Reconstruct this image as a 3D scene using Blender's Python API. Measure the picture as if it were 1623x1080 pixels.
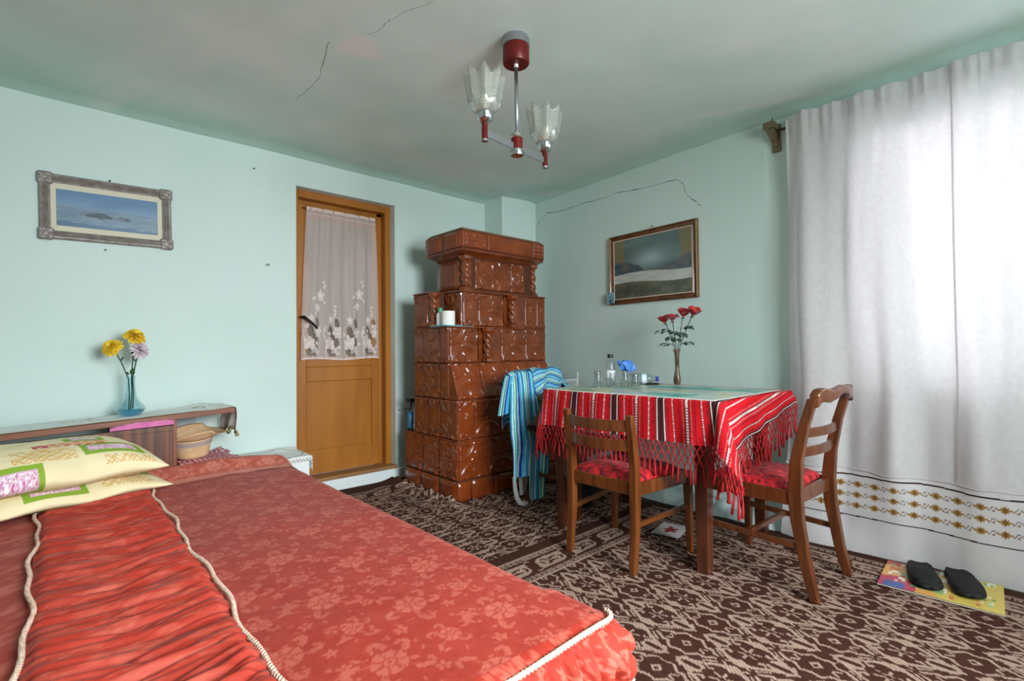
import bpy, math, random
import numpy as np
from mathutils import Vector, Matrix

for o in list(bpy.data.objects):
    bpy.data.objects.remove(o, do_unlink=True)
SC = bpy.context.scene
COL = SC.collection
random.seed(7)
RNG = np.random.default_rng(7)
PI = math.pi

# ------------------------------------------------------------------ camera
CAM_H = 1.02
cam = bpy.data.cameras.new('camera')
cam.sensor_width = 36.0
cam.lens = 793.0 * 36.0 / 1623.0
cam.clip_start = 0.05
cam_o = bpy.data.objects.new('camera', cam)
COL.objects.link(cam_o)
_yaw, _pit, _rol = 0.83322, 0.018322, -0.0095038
_F = Vector((math.cos(_yaw) * math.cos(_pit), math.sin(_yaw) * math.cos(_pit), math.sin(_pit)))
_R = Vector((math.sin(_yaw), -math.cos(_yaw), 0))
_U = _R.cross(_F)
_R2 = _R * math.cos(_rol) + _U * math.sin(_rol)
_U2 = _R2.cross(_F)
cam_o.matrix_world = Matrix(((_R2.x, _U2.x, -_F.x, 0), (_R2.y, _U2.y, -_F.y, 0), (_R2.z, _U2.z, -_F.z, CAM_H), (0, 0, 0, 1)))
SC.camera = cam_o

# ------------------------------------------------------------------ world, lights, exposure
w = bpy.data.worlds.new('overcast_sky'); SC.world = w; w.use_nodes = True
w.node_tree.nodes['Background'].inputs[0].default_value = (0.80, 0.90, 1.0, 1)
w.node_tree.nodes['Background'].inputs[1].default_value = 2.0
SC.view_settings.view_transform = 'Standard'
SC.view_settings.look = 'None'
SC.view_settings.gamma = 1.0
SC.view_settings.use_curve_mapping = False
SC.view_settings.exposure = -0.12

def area(name, loc, direction, sx, sy, power, color, spread=150):
    l = bpy.data.lights.new(name, 'AREA'); l.shape = 'RECTANGLE'; l.size = sx; l.size_y = sy
    l.energy = power; l.color = color; l.spread = math.radians(spread)
    o = bpy.data.objects.new(name, l); COL.objects.link(o)
    o.location = loc
    o.rotation_euler = Vector(direction).to_track_quat('-Z', 'Y').to_euler()
    return o
# daylight outside the curtained window of the right wall, and in the two bare windows behind the viewer
area('daylight_curtain_window', (3.32, 0.02, 1.52), (-1, 0, -0.30), 1.30, 1.24, 5.8, (1.0, 0.94, 1.0), 165)
area('daylight_rear_window', (1.0, -1.56, 1.55), (0.05, 1, -0.48), 1.3, 1.2, 74.0, (0.90, 0.95, 1.0), 98)
area('daylight_corner_window', (3.5, -1.02, 1.55), (-1, 1.1, -0.45), 0.62, 1.2, 82.0, (0.90, 0.95, 1.0), 104)

# added up-aimed fill lamps that lift the ceiling, standing in for yard bounce
area('bounce_fill_rear_window', (1.0, -1.53, 1.5), (0.1, 1, 0.45), 1.3, 1.2, 39.0, (0.90, 1.0, 0.99), 150)
area('bounce_fill_corner_window', (3.44, -1.02, 1.5), (-1, 0.8, 0.45), 0.62, 1.2, 25.0, (0.90, 1.0, 0.99), 150)

# ------------------------------------------------------------------ helpers
def link(o, parent=None):
    COL.objects.link(o)
    if parent is not None: o.parent = parent
    return o
def tag(o, label=None, cat=None, group=None, kind=None):
    if label: o['label'] = label
    if cat: o['category'] = cat
    if group: o['group'] = group
    if kind: o['kind'] = kind
    return o
def thing(name, loc, label, cat, rz=0.0, group=None, rot=None):
    o = bpy.data.objects.new(name, None); o.empty_display_size = 0.05
    COL.objects.link(o); o.location = loc
    o.rotation_euler = rot if rot else (0, 0, rz)
    return tag(o, label, cat, group)
def struct(o):
    o['kind'] = 'structure'; return o

class MB:
    """collects shapes, builds ONE mesh object"""
    def __init__(s): s.v = []; s.f = []
    def add(s, verts, faces):
        b = len(s.v); s.v += [tuple(p) for p in verts]; s.f += [tuple(i + b for i in f) for f in faces]; return s
    def box(s, x0, x1, y0, y1, z0, z1, bev=0.0, M=None):
        if bev <= 0:
            V = [(x, y, z) for z in (z0, z1) for y in (y0, y1) for x in (x0, x1)]
            Fc = [(0, 2, 3, 1), (4, 5, 7, 6), (0, 1, 5, 4), (2, 6, 7, 3), (0, 4, 6, 2), (1, 3, 7, 5)]
        else:
            b = min(bev, (x1 - x0) / 2.01, (y1 - y0) / 2.01, (z1 - z0) / 2.01)
            V = []; idx = {}
            for iz, z in enumerate((z0, z1)):
                for iy, y in enumerate((y0, y1)):
                    for ix, x in enumerate((x0, x1)):
                        dx = b if ix == 0 else -b; dy = b if iy == 0 else -b; dz = b if iz == 0 else -b
                        for k, p in (('x', (x, y + dy, z + dz)), ('y', (x + dx, y, z + dz)), ('z', (x + dx, y + dy, z))):
                            idx[(ix, iy, iz, k)] = len(V); V.append(p)
            Fc = []
            I = lambda *a: idx[a]
            Fc.append((I(0,0,0,'x'), I(0,0,1,'x'), I(0,1,1,'x'), I(0,1,0,'x')))
            Fc.append((I(1,0,0,'x'), I(1,1,0,'x'), I(1,1,1,'x'), I(1,0,1,'x')))
            Fc.append((I(0,0,0,'y'), I(1,0,0,'y'), I(1,0,1,'y'), I(0,0,1,'y')))
            Fc.append((I(0,1,0,'y'), I(0,1,1,'y'), I(1,1,1,'y'), I(1,1,0,'y')))
            Fc.append((I(0,0,0,'z'), I(0,1,0,'z'), I(1,1,0,'z'), I(1,0,0,'z')))
            Fc.append((I(0,0,1,'z'), I(1,0,1,'z'), I(1,1,1,'z'), I(0,1,1,'z')))
            for a in (0, 1):
                for c in (0, 1):
                    Fc.append((I(a,c,0,'x'), I(a,c,1,'x'), I(a,c,1,'y'), I(a,c,0,'y')))
                    Fc.append((I(a,0,c,'x'), I(a,1,c,'x'), I(a,1,c,'z'), I(a,0,c,'z')))
                    Fc.append((I(0,a,c,'y'), I(1,a,c,'y'), I(1,a,c,'z'), I(0,a,c,'z')))
                    for e in (0, 1):
                        Fc.append((I(a,c,e,'x'), I(a,c,e,'y'), I(a,c,e,'z')))
        if M is not None: V = [tuple(M @ Vector(p)) for p in V]
        return s.add(V, Fc)
    def ring_loft(s, rings, cap=True, closed=False):
        n = len(rings[0]); V = [p for r in rings for p in r]; Fc = []
        m = len(rings)
        for i in range(m - (0 if closed else 1)):
            a = i * n; b = ((i + 1) % m) * n
            for j in range(n):
                k = (j + 1) % n
                Fc.append((a + j, a + k, b + k, b + j))
        if cap and not closed:
            Fc.append(tuple(range(n - 1, -1, -1))); Fc.append(tuple(range((m - 1) * n, m * n)))
        return s.add(V, Fc)
    def tube(s, pts, r, n=8, cap=True, closed=False, flat=1.0):
        P = [Vector(p) for p in pts]; m = len(P)
        R = r if isinstance(r, (list, tuple, np.ndarray)) else [r] * m
        rings = []; up = None
        for i in range(m):
            if closed: t = P[(i + 1) % m] - P[i - 1]
            else: t = P[min(i + 1, m - 1)] - P[max(i - 1, 0)]
            if t.length < 1e-9: t = Vector((0, 0, 1))
            t.normalize()
            if up is None:
                up = Vector((0, 0, 1)) if abs(t.z) < 0.9 else Vector((1, 0, 0))
            a = (up - t * up.dot(t))
            if a.length < 1e-6: a = t.orthogonal()
            a.normalize(); b = t.cross(a); up = a
            rings.append([P[i] + (a * math.cos(2 * PI * j / n) * flat + b * math.sin(2 * PI * j / n)) * R[i] for j in range(n)])
        return s.ring_loft(rings, cap, closed)
    def cyl(s, p0, p1, r0, r1=None, n=16):
        return s.tube([p0, p1], [r0, r0 if r1 is None else r1], n)
    def lathe(s, prof, c=(0, 0, 0), n=24, cap=True, wob=None):
        rings = []
        for i, (r, z) in enumerate(prof):
            rings.append([(c[0] + r * (wob(j / n, i) if wob else 1) * math.cos(2 * PI * j / n), c[1] + r * (wob(j / n, i) if wob else 1) * math.sin(2 * PI * j / n), c[2] + z) for j in range(n)])
        return s.ring_loft(rings, cap)
    def beam(s, sections, cap=True):
        """sections: list of (center, half_x_vec, half_y_vec) -> rectangular loft"""
        rings = []
        for c, a, b in sections:
            c = Vector(c); a = Vector(a); b = Vector(b)
            rings.append([c - a - b, c + a - b, c + a + b, c - a + b])
        return s.ring_loft(rings, cap)
    def prism(s, poly, z0, z1):
        n = len(poly)
        return s.ring_loft([[(x, y, z0) for x, y in poly], [(x, y, z1) for x, y in poly]])
    def build(s, name, mat, parent=None, smooth=False, bevel=0.0, autosmooth=None):
        me = bpy.data.meshes.new(name); me.from_pydata([tuple(p) for p in s.v], [], s.f); me.update()
        o = bpy.data.objects.new(name, me); link(o, parent)
        if mat: me.materials.append(mat)
        fix_normals(me)
        if smooth: me.polygons.foreach_set('use_smooth', [True] * len(me.polygons))
        if autosmooth is not None:
            me.polygons.foreach_set('use_smooth', [True] * len(me.polygons))
            me.set_sharp_from_angle(angle=math.radians(autosmooth))
        if bevel > 0:
            m = o.modifiers.new('bevel', 'BEVEL'); m.width = bevel; m.segments = 2; m.limit_method = 'ANGLE'; m.angle_limit = math.radians(40)
        return o
def fix_normals(me):
    import bmesh
    bm = bmesh.new(); bm.from_mesh(me); bmesh.ops.recalc_face_normals(bm, faces=bm.faces[:]); bm.to_mesh(me); bm.free()

def grid(name, P, mat, parent=None, col=None, uv=None, smooth=True, thick=0.0, mask=None, wrap=False):
    """P: (nu,nv,3) array -> quad mesh; col: (nu,nv,3) linear colours on attribute Col; uv: (nu,nv,2)"""
    nu, nv = P.shape[:2]
    me = bpy.data.meshes.new(name)
    idx = np.arange(nu * nv).reshape(nu, nv)
    if wrap:
        idx = np.concatenate([idx, idx[:1]], 0)
    q = np.stack([idx[:-1, :-1], idx[1:, :-1], idx[1:, 1:], idx[:-1, 1:]], -1)
    if mask is not None: q = q[mask[:q.shape[0], :q.shape[1]]]
    q = q.reshape(-1, 4)
    me.vertices.add(nu * nv); me.vertices.foreach_set('co', P.reshape(-1).astype(np.float32))
    nf = len(q)
    me.loops.add(nf * 4); me.loops.foreach_set('vertex_index', q.reshape(-1).astype(np.int32))
    me.polygons.add(nf); me.polygons.foreach_set('loop_start', np.arange(0, nf * 4, 4, dtype=np.int32))
    try: me.polygons.foreach_set('loop_total', np.full(nf, 4, dtype=np.int32))
    except Exception: pass
    me.update(calc_edges=True)
    if smooth: me.polygons.foreach_set('use_smooth', [True] * nf)
    if col is not None:
        a = me.attributes.new('Col', 'FLOAT_COLOR', 'POINT')
        c = np.ones((nu * nv, 4), np.float32); c[:, :3] = col.reshape(-1, 3)
        a.data.foreach_set('color', c.reshape(-1))
    if uv is not None:
        a = me.uv_layers.new(name='UVMap')
        a.data.foreach_set('uv', uv.reshape(-1, 2)[q.reshape(-1)].astype(np.float32).reshape(-1))
    if mat: me.materials.append(mat)
    if mask is not None:
        import bmesh
        bm = bmesh.new(); bm.from_mesh(me)
        bmesh.ops.delete(bm, geom=[v for v in bm.verts if not v.link_faces], context='VERTS'); bm.to_mesh(me); bm.free()
    o = bpy.data.objects.new(name, me); link(o, parent)
    if thick:
        m = o.modifiers.new('solid', 'SOLIDIFY'); m.thickness = thick; m.offset = 0
    return o

def vnoise(x, y, seed=0):
    """smooth value noise on arrays, about -1..1"""
    xi = np.floor(x).astype(np.int64); yi = np.floor(y).astype(np.int64); fx = x - xi; fy = y - yi
    fx = fx * fx * (3 - 2 * fx); fy = fy * fy * (3 - 2 * fy)
    def h(a, b):
        n = (a * 374761393 + b * 668265263 + seed * 1442695041) & 0x7fffffff
        n = ((n ^ (n >> 13)) * 1274126177) & 0x7fffffff
        return ((n ^ (n >> 16)) & 0xffff) / 32767.5 - 1
    return (h(xi, yi) * (1 - fx) + h(xi + 1, yi) * fx) * (1 - fy) + (h(xi, yi + 1) * (1 - fx) + h(xi + 1, yi + 1) * fx) * fy
def fbm(x, y, seed=0, oct=3):
    s = 0; a = 0.5
    for i in range(oct):
        s = s + a * vnoise(x * 2 ** i, y * 2 ** i, seed + i); a *= 0.5
    return s
def sstep(a, b, x):
    t = np.clip((x - a) / (b - a), 0, 1); return t * t * (3 - 2 * t)
def lin(c):
    c = np.asarray(c, float) / 255.0
    return np.where(c <= 0.04045, c / 12.92, ((c + 0.055) / 1.055) ** 2.4)
def L(*c): return tuple(lin(c)) + (1.0,)

# ------------------------------------------------------------------ materials
MATS = {}
def mat(name, c1, c2=None, scale=8.0, rough=0.6, metal=0.0, bump=0.0, bscale=60.0, spec=0.5, stretch=None, sheen=0.0, coat=0.0, trans=0.0, ior=1.45, attr=None, translucent=0.0, alpha=1.0, detail=4.0, nodes=None):
    m = bpy.data.materials.new(name); m.use_nodes = True; MATS[name] = m
    nt = m.node_tree; b = nt.nodes['Principled BSDF']
    b.inputs['Roughness'].default_value = rough; b.inputs['Metallic'].default_value = metal
    b.inputs['Specular IOR Level'].default_value = spec; b.inputs['IOR'].default_value = ior
    b.inputs['Transmission Weight'].default_value = trans; b.inputs['Alpha'].default_value = alpha
    if sheen: b.inputs['Sheen Weight'].default_value = sheen; b.inputs['Sheen Roughness'].default_value = 0.45
    if coat: b.inputs['Coat Weight'].default_value = coat; b.inputs['Coat Roughness'].default_value = 0.08
    tc = nt.nodes.new('ShaderNodeTexCoord')
    vec = tc.outputs['Object']
    if stretch:
        mp = nt.nodes.new('ShaderNodeMapping'); mp.inputs['Scale'].default_value = stretch
        nt.links.new(vec, mp.inputs['Vector']); vec = mp.outputs['Vector']
    colout = None
    b.inputs['Base Color'].default_value = c1
    if c2 is not None:
        n = nt.nodes.new('ShaderNodeTexNoise'); n.inputs['Scale'].default_value = scale; n.inputs['Detail'].default_value = detail
        nt.links.new(vec, n.inputs['Vector'])
        r = nt.nodes.new('ShaderNodeValToRGB'); r.color_ramp.elements[0].position = 0.32; r.color_ramp.elements[1].position = 0.68
        r.color_ramp.elements[0].color = c1; r.color_ramp.elements[1].color = c2
        nt.links.new(n.outputs['Fac'], r.inputs['Fac']); colout = r.outputs['Color']
    if attr:
        a = nt.nodes.new('ShaderNodeAttribute'); a.attribute_name = attr
        if colout is not None:
            mx = nt.nodes.new('ShaderNodeMix'); mx.data_type = 'RGBA'; mx.blend_type = 'MULTIPLY'; mx.inputs['Factor'].default_value = 1.0
            nt.links.new(a.outputs['Color'], mx.inputs['A']); nt.links.new(colout, mx.inputs['B']); colout = mx.outputs['Result']
        else: colout = a.outputs['Color']
    if colout is not None: nt.links.new(colout, b.inputs['Base Color'])
    if bump:
        n2 = nt.nodes.new('ShaderNodeTexNoise'); n2.inputs['Scale'].default_value = bscale; n2.inputs['Detail'].default_value = 5.0
        nt.links.new(vec, n2.inputs['Vector'])
        bp = nt.nodes.new('ShaderNodeBump'); bp.inputs['Strength'].default_value = bump; bp.inputs['Distance'].default_value = 0.01
        nt.links.new(n2.outputs['Fac'], bp.inputs['Height']); nt.links.new(bp.outputs['Normal'], b.inputs['Normal'])
    if translucent:
        t = nt.nodes.new('ShaderNodeBsdfTranslucent'); mx = nt.nodes.new('ShaderNodeMixShader'); mx.inputs[0].default_value = translucent
        if colout is not None: nt.links.new(colout, t.inputs['Color'])
        else: t.inputs['Color'].default_value = c1
        nt.links.new(b.outputs[0], mx.inputs[1]); nt.links.new(t.outputs[0], mx.inputs[2])
        nt.links.new(mx.outputs[0], nt.nodes['Material Output'].inputs['Surface'])
    return m
def wood(name, dark, light, scale=6.0, stretch=(8, 8, 0.7), rough=0.35, coat=0.3, bump=0.05):
    return mat(name, dark, light, scale=scale, stretch=stretch, rough=rough, coat=coat, bump=bump, bscale=30, detail=6)
def thin_glass(name, color, refl=0.12, rough=0.02, milk=0.0):
    """cheap clear glass: tinted transparency with a Fresnel reflection"""
    m = bpy.data.materials.new(name); m.use_nodes = True; MATS[name] = m
    nt = m.node_tree; nt.nodes.remove(nt.nodes['Principled BSDF'])
    t = nt.nodes.new('ShaderNodeBsdfTransparent'); t.inputs[0].default_value = color
    g = nt.nodes.new('ShaderNodeBsdfGlossy'); g.inputs['Roughness'].default_value = rough
    lw = nt.nodes.new('ShaderNodeLayerWeight'); lw.inputs['Blend'].default_value = refl * 2
    mx = nt.nodes.new('ShaderNodeMixShader')
    nt.links.new(lw.outputs['Facing'], mx.inputs[0]); nt.links.new(t.outputs[0], mx.inputs[1]); nt.links.new(g.outputs[0], mx.inputs[2])
    out = mx.outputs[0]
    if milk:
        tl = nt.nodes.new('ShaderNodeBsdfTranslucent'); tl.inputs[0].default_value = (0.9, 0.9, 0.86, 1)
        df = nt.nodes.new('ShaderNodeBsdfDiffuse'); df.inputs[0].default_value = (0.9, 0.9, 0.86, 1)
        m1 = nt.nodes.new('ShaderNodeMixShader'); m2 = nt.nodes.new('ShaderNodeMixShader'); m2.inputs[0].default_value = milk
        nt.links.new(tl.outputs[0], m1.inputs[1]); nt.links.new(df.outputs[0], m1.inputs[2])
        nt.links.new(out, m2.inputs[1]); nt.links.new(m1.outputs[0], m2.inputs[2]); out = m2.outputs[0]
    nt.links.new(out, nt.nodes['Material Output'].inputs['Surface'])
    return m
# ------------------------------------------------------------------ raster painting of woven / printed patterns (become point colours of real meshes)
class Canvas:
    def __init__(s, w, h, px, wrap=False, val=0.0):
        s.px = px; s.wrap = wrap
        s.nx = max(2, int(round(w / px))); s.ny = max(2, int(round(h / px)))
        s.a = np.full((s.nx, s.ny), float(val))
        s.X, s.Y = np.meshgrid((np.arange(s.nx) + 0.5) * px, (np.arange(s.ny) + 0.5) * px, indexing='ij')
        s.w = s.nx * px; s.h = s.ny * px
    def _d(s, x, y):
        dx = s.X - x; dy = s.Y - y
        if s.wrap:
            dx = (dx + s.w / 2) % s.w - s.w / 2; dy = (dy + s.h / 2) % s.h - s.h / 2
        return dx, dy
    def ell(s, x, y, rx, ry, ang=0.0, v=1.0, ring=None):
        dx, dy = s._d(x, y); c, t = math.cos(ang), math.sin(ang)
        u = (dx * c + dy * t) / rx; w_ = (-dx * t + dy * c) / ry
        r = np.sqrt(u * u + w_ * w_)
        m = (r <= 1) if ring is None else ((r <= 1) & (r >= 1 - ring / min(rx, ry)))
        s.a[m] = v; return s
    def diamond(s, x, y, rx, ry, v=1.0, ring=None):
        dx, dy = s._d(x, y); r = np.abs(dx) / rx + np.abs(dy) / ry
        s.a[(r <= 1) if ring is None else ((r <= 1) & (r > 1 - ring))] = v; return s
    def rect(s, x0, x1, y0, y1, v=1.0):
        s.a[(s.X >= x0) & (s.X < x1) & (s.Y >= y0) & (s.Y < y1)] = v; return s
    def line(s, pts, wd, v=1.0):
        for (x0, y0), (x1, y1) in zip(pts[:-1], pts[1:]):
            dx, dy = s._d(x0, y0); ex, ey = x1 - x0, y1 - y0; l2 = ex * ex + ey * ey + 1e-12
            t = np.clip((dx * ex + dy * ey) / l2, 0, 1)
            s.a[np.hypot(dx - t * ex, dy - t * ey) <= wd] = v
        return s
    def flower(s, x, y, r, n=6, v=1.0, core=None, rot=0.0, wide=0.5):
        for k in range(n):
            a = rot + 2 * PI * k / n
            s.ell(x + math.cos(a) * r * 0.58, y + math.sin(a) * r * 0.58, r * 0.45, r * wide * 0.5, a, v)
        if core is not None: s.ell(x, y, r * 0.25, r * 0.25, 0, core)
        return s
    def at(s, x, y):
        i = np.floor(x / s.px).astype(int); j = np.floor(y / s.px).astype(int)
        if s.wrap: i %= s.nx; j %= s.ny
        else: i = np.clip(i, 0, s.nx - 1); j = np.clip(j, 0, s.ny - 1)
        return s.a[i, j]

def mixc(c0, c1, t):
    return np.asarray(c0)[None, None, :] * (1 - t[..., None]) + np.asarray(c1)[None, None, :] * t[..., None]

# ------------------------------------------------------------------ the room
ROOM_H = 2.40
YA = 3.60
def xwall(y): return 3.18 + max(0.0, y - 1.2) * 0.14 / 2.4

M_wall = mat('mint_plaster', L(201, 221, 214), L(209, 224, 219), scale=1.3, rough=0.75, bump=0.18, bscale=14, spec=0.25)
M_white = mat('white_limewash', L(226, 230, 230), L(212, 220, 220), scale=3, rough=0.85, bump=0.25, bscale=18)
M_crack = mat('crack_dark', L(96, 108, 102), rough=1.0)
M_ceil = mat('ceiling_paint', L(255, 255, 255), L(244, 246, 245), scale=3, rough=0.9, bump=0.15, bscale=9, attr='Col', spec=0.2)

wl = MB()
wl.box(-1.8, 1.235, YA, YA + .4, -.05, 2.5); wl.box(2.012, 3.9, YA, YA + .4, -.05, 2.5)
wl.box(1.235, 2.012, YA, YA + .4, 2.195, 2.5); wl.box(1.235, 2.012, YA + .02, YA + .4, -.05, .084)
wall_left = struct(wl.build('wall_left', M_wall))
pil = MB().prism([(2.94, 3.62), (2.94, 3.354), (3.33, 3.286), (3.33, 3.62)], 0, 2.5)
struct(pil.build('wall_pilaster', M_wall))
wr = MB()
T = 0.32
def wr_piece(y0, y1, z0, z1):
    ys = [y0] + [y for y in (1.2,) if y0 < y < y1] + [y1]
    for a, b in zip(ys[:-1], ys[1:]):
        wr.ring_loft([[(xwall(a), a, z0), (xwall(b), b, z0), (xwall(b) + T, b, z0), (xwall(a) + T, a, z0)],
                      [(xwall(a), a, z1), (xwall(b), b, z1), (xwall(b) + T, b, z1), (xwall(a) + T, a, z1)]])
W1 = (-.66, .70, .87, 2.17); W2 = (-1.33, -.71, .87, 2.17)
wr_piece(W1[1], 3.62, -.05, 2.5); wr_piece(W1[0], W1[1], -.05, W1[2]); wr_piece(W1[0], W1[1], W1[3], 2.5)
wr_piece(W2[1], W1[0], -.05, 2.5); wr_piece(W2[0], W2[1], -.05, W2[2]); wr_piece(W2[0], W2[1], W2[3], 2.5); wr_piece(-1.8, W2[0], -.05, 2.5)
wall_right = struct(wr.build('wall_right', M_wall))
wb = MB(); RW = (.35, 1.65, .9, 2.1)
wb.box(-1.8, RW[0], -1.8, -1.5, -.05, 2.5); wb.box(RW[1], 3.5, -1.8, -1.5, -.05, 2.5)
wb.box(RW[0], RW[1], -1.8, -1.5, -.05, RW[2]); wb.box(RW[0], RW[1], -1.8, -1.5, RW[3], 2.5)
struct(wb.build('wall_rear', M_wall))
struct(MB().box(-1.8, -1.5, -1.8, 3.9, -.05, 2.5).build('wall_side', M_wall))

# windows (frame, mullions, panes)
M_frame = mat('white_window_paint', L(225, 222, 214), L(212, 208, 198), rough=0.45)
M_pane = thin_glass('window_glass', (0.96, 0.98, 0.98, 1), 0.1)
def window(name, axis, a0, a1, z0, z1, d):
    e = bpy.data.objects.new(name, None); COL.objects.link(e); struct(e)
    def bx_(b, u0, u1, w0, w1, t0, t1):
        if axis == 'x': b.box(d + t0, d + t1, u0, u1, w0, w1)
        else: b.box(u0, u1, d + t0, d + t1, w0, w1)
    f = MB(); k = .055
    bx_(f, a0, a0 + k, z0, z1, -.03, .03); bx_(f, a1 - k, a1, z0, z1, -.03, .03)
    bx_(f, a0 + k, a1 - k, z0, z0 + k, -.03, .03); bx_(f, a0 + k, a1 - k, z1 - k, z1, -.03, .03)
    f.build('window_frame', M_frame, e)
    mid = (a0 + a1) / 2
    m = MB(); bx_(m, mid - .04, mid + .04, z0 + k, z1 - k, -.032, .032); m.build('mullion', M_frame, e)
    for p0, p1 in ((a0 + k, mid - .04), (mid + .04, a1 - k)):
        g = MB(); bx_(g, p0, p1, z0 + k, z1 - k, -.003, .003); g.build('pane', M_pane, e)
    return e
window('window_1', 'x', W1[0], W1[1], W1[2], W1[3], 3.40)
window('window_2', 'x', W2[0], W2[1], W2[2], W2[3], 3.40)
window('window_3', 'y', RW[0], RW[1], RW[2], RW[3], -1.66)

# floor and ceiling
M_floor = wood('floor_boards', L(70, 46, 34), L(92, 62, 46), stretch=(1, 9, 1), rough=0.5, coat=0.1)
struct(MB().box(-1.8, 3.6, -1.8, 3.95, -.06, 0.0).build('floor', M_floor))
nx, ny = 260, 270
gx = np.linspace(-1.6, 3.5, nx); gy = np.linspace(-1.6, 3.7, ny); GX, GY = np.meshgrid(gx, gy, indexing='ij')
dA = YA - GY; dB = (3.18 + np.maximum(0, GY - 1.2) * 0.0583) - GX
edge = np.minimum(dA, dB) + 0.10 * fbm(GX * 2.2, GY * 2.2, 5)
mint = 1 - sstep(0.0, 0.42, edge)  # green bounce off the walls, painted into the ceiling margins
mott = 0.5 + 0.5 * fbm(GX * 1.6 + 3, GY * 1.6, 11)
patch = np.exp(-(((GX - .97) / .17) ** 2 + ((GY - 2.16) / .22) ** 2) + 1.5 * fbm(GX * 8, GY * 8, 3))
patch = sstep(.55, 1.2, patch)
strk = sstep(.25, .5, fbm(GX * 5 + GY * 2, GY * 1.0, 21)) * .35
cc = mixc(lin((208, 229, 221)), lin((228, 232, 228)), np.clip(.5 + (mott - .5) * 1.8, 0, 1))
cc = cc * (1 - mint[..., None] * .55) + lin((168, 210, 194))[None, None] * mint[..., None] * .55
cc = cc * (1 - strk[..., None]) + lin((240, 235, 233))[None, None] * strk[..., None]
cc = cc * (1 - patch[..., None] * .95) + lin((238, 230, 226))[None, None] * patch[..., None] * .95
Z = ROOM_H + .012 * fbm(GX * 1.1, GY * 1.1, 8) + .02 * np.clip(1 - np.minimum(dA, dB) / .12, 0, 1) ** 2 * -1
ceil = struct(grid('ceiling', np.stack([GX, GY, Z], -1), M_ceil, col=cc))

def ceil_z(x, y):
    i = int(np.clip((x + 1.6) / 5.1 * (nx - 1), 0, nx - 1)); j = int(np.clip((y + 1.6) / 5.3 * (ny - 1), 0, ny - 1))
    return float(Z[i, j])
def crack(pts, parent, wd=.003, normal='z'):
    # irregular thin fissure laid on the plaster
    P = []
    for a, b in zip(pts[:-1], pts[1:]):
        for t in np.linspace(0, 1, 5, endpoint=False):
            P.append([a[k] + (b[k] - a[k]) * t + random.uniform(-.004, .004) for k in range(3)])
    P.append(list(pts[-1]))
    b = MB(); rings = []
    for i, p in enumerate(P):
        w_ = wd * random.uniform(.25, 1.0) * (1 if 0 < i < len(P) - 1 else .2)
        if normal == 'z':
            z = ceil_z(p[0], p[1]) - .0008; rings.append(((p[0] - w_, p[1] + w_ * .5, z), (p[0] + w_, p[1] - w_ * .5, z)))
        else:
            x = xwall(p[1]) - .0008; rings.append(((x, p[1] + w_ * .4, p[2] - w_), (x, p[1] - w_ * .4, p[2] + w_)))
    V = [q for r in rings for q in r]
    b.add(V, [(2 * i, 2 * i + 1, 2 * i + 3, 2 * i + 2) for i in range(len(rings) - 1)])
    return b.build('crack', M_crack, parent)
z3 = lambda l: [(a, b, 0) for a, b in l]
crack(z3([(0.961, 2.792), (0.968, 2.68), (0.972, 2.6), (0.969, 2.483), (0.935, 2.365), (0.907, 2.241), (0.887, 2.171)]), ceil, .0016)
crack(z3([(0.96, 2.047), (0.988, 2.016), (1.011, 1.99), (1.019, 1.96), (1.019, 1.893), (1.025, 1.85), (1.046, 1.769), (1.078, 1.701), (1.098, 1.64)]), ceil, .0016)
crack([(3.303, 3.28, 2.036), (3.3, 3.256, 2.111), (3.299, 3.237, 2.172), (3.3, 3.254, 2.199), (3.296, 3.185, 2.225), (3.293, 3.133, 2.261), (3.284, 2.978, 2.243), (3.277, 2.869, 2.241), (3.267, 2.684, 2.247), (3.254, 2.477, 2.234), (3.247, 2.348, 2.248), (3.235, 2.137, 2.219), (3.228, 2.025, 2.213), (3.218, 1.849, 2.208), (3.214, 1.789, 2.201), (3.212, 1.75, 2.159), (3.211, 1.723, 2.073), (3.207, 1.671, 2.03), (3.205, 1.62, 1.979)], wall_right, .0032, 'x')

# rough plaster ledge along the foot of the right wall
u = np.linspace(.98, 2.6, 120); v = np.linspace(0, 1, 14); Ug, Vg = np.meshgrid(u, v, indexing='ij')
lx = 2.945 + Vg * .30 + .015 * fbm(Ug * 9, Vg * 0, 2); lz = .005 + np.sqrt(np.clip(Vg * 3, 0, 1)) * (.05 + .035 * fbm(Ug * 7, Vg * 5, 31) + .03 * fbm(Ug * 23, Vg * 9, 6)) + Vg * .02
M_ledge = mat('rough_pale_plaster', L(186, 214, 210), L(214, 226, 224), scale=9, rough=0.9, bump=0.5, bscale=40)
lg = struct(grid('trim_1', np.stack([lx, Ug, np.maximum(lz, .004)], -1), M_ledge))

# door with glazed upper half in the left wall
M_door = mat('ochre_door_paint', L(156, 94, 26), L(172, 108, 34), scale=2.2, stretch=(5, 5, .8), rough=0.42, bump=0.06, bscale=25, coat=.15)
M_door_dark = mat('ochre_groove', L(104, 62, 22), rough=0.6)
M_thresh = mat('worn_threshold_wood', L(132, 92, 58), L(158, 112, 66), scale=5, stretch=(1, 8, 8), rough=0.7)
M_iron = mat('dark_iron', L(38, 34, 30), rough=0.4, metal=0.7)
M_dglass = mat('dim_door_glass', L(122, 104, 86), L(98, 82, 68), scale=2, rough=0.25)
door = bpy.data.objects.new('door_1', None); door.location = (1.235, 3.67, .084); COL.objects.link(door); struct(door)
dX, dY, dZ = door.location
def dbox(x0, x1, y0, y1, z0, z1, name, m, parent=None, bev=.004):
    return MB().box(x0 - dX, x1 - dX, y0 - dY, y1 - dY, z0 - dZ, z1 - dZ, bev).build(name, m, parent or door)
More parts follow.
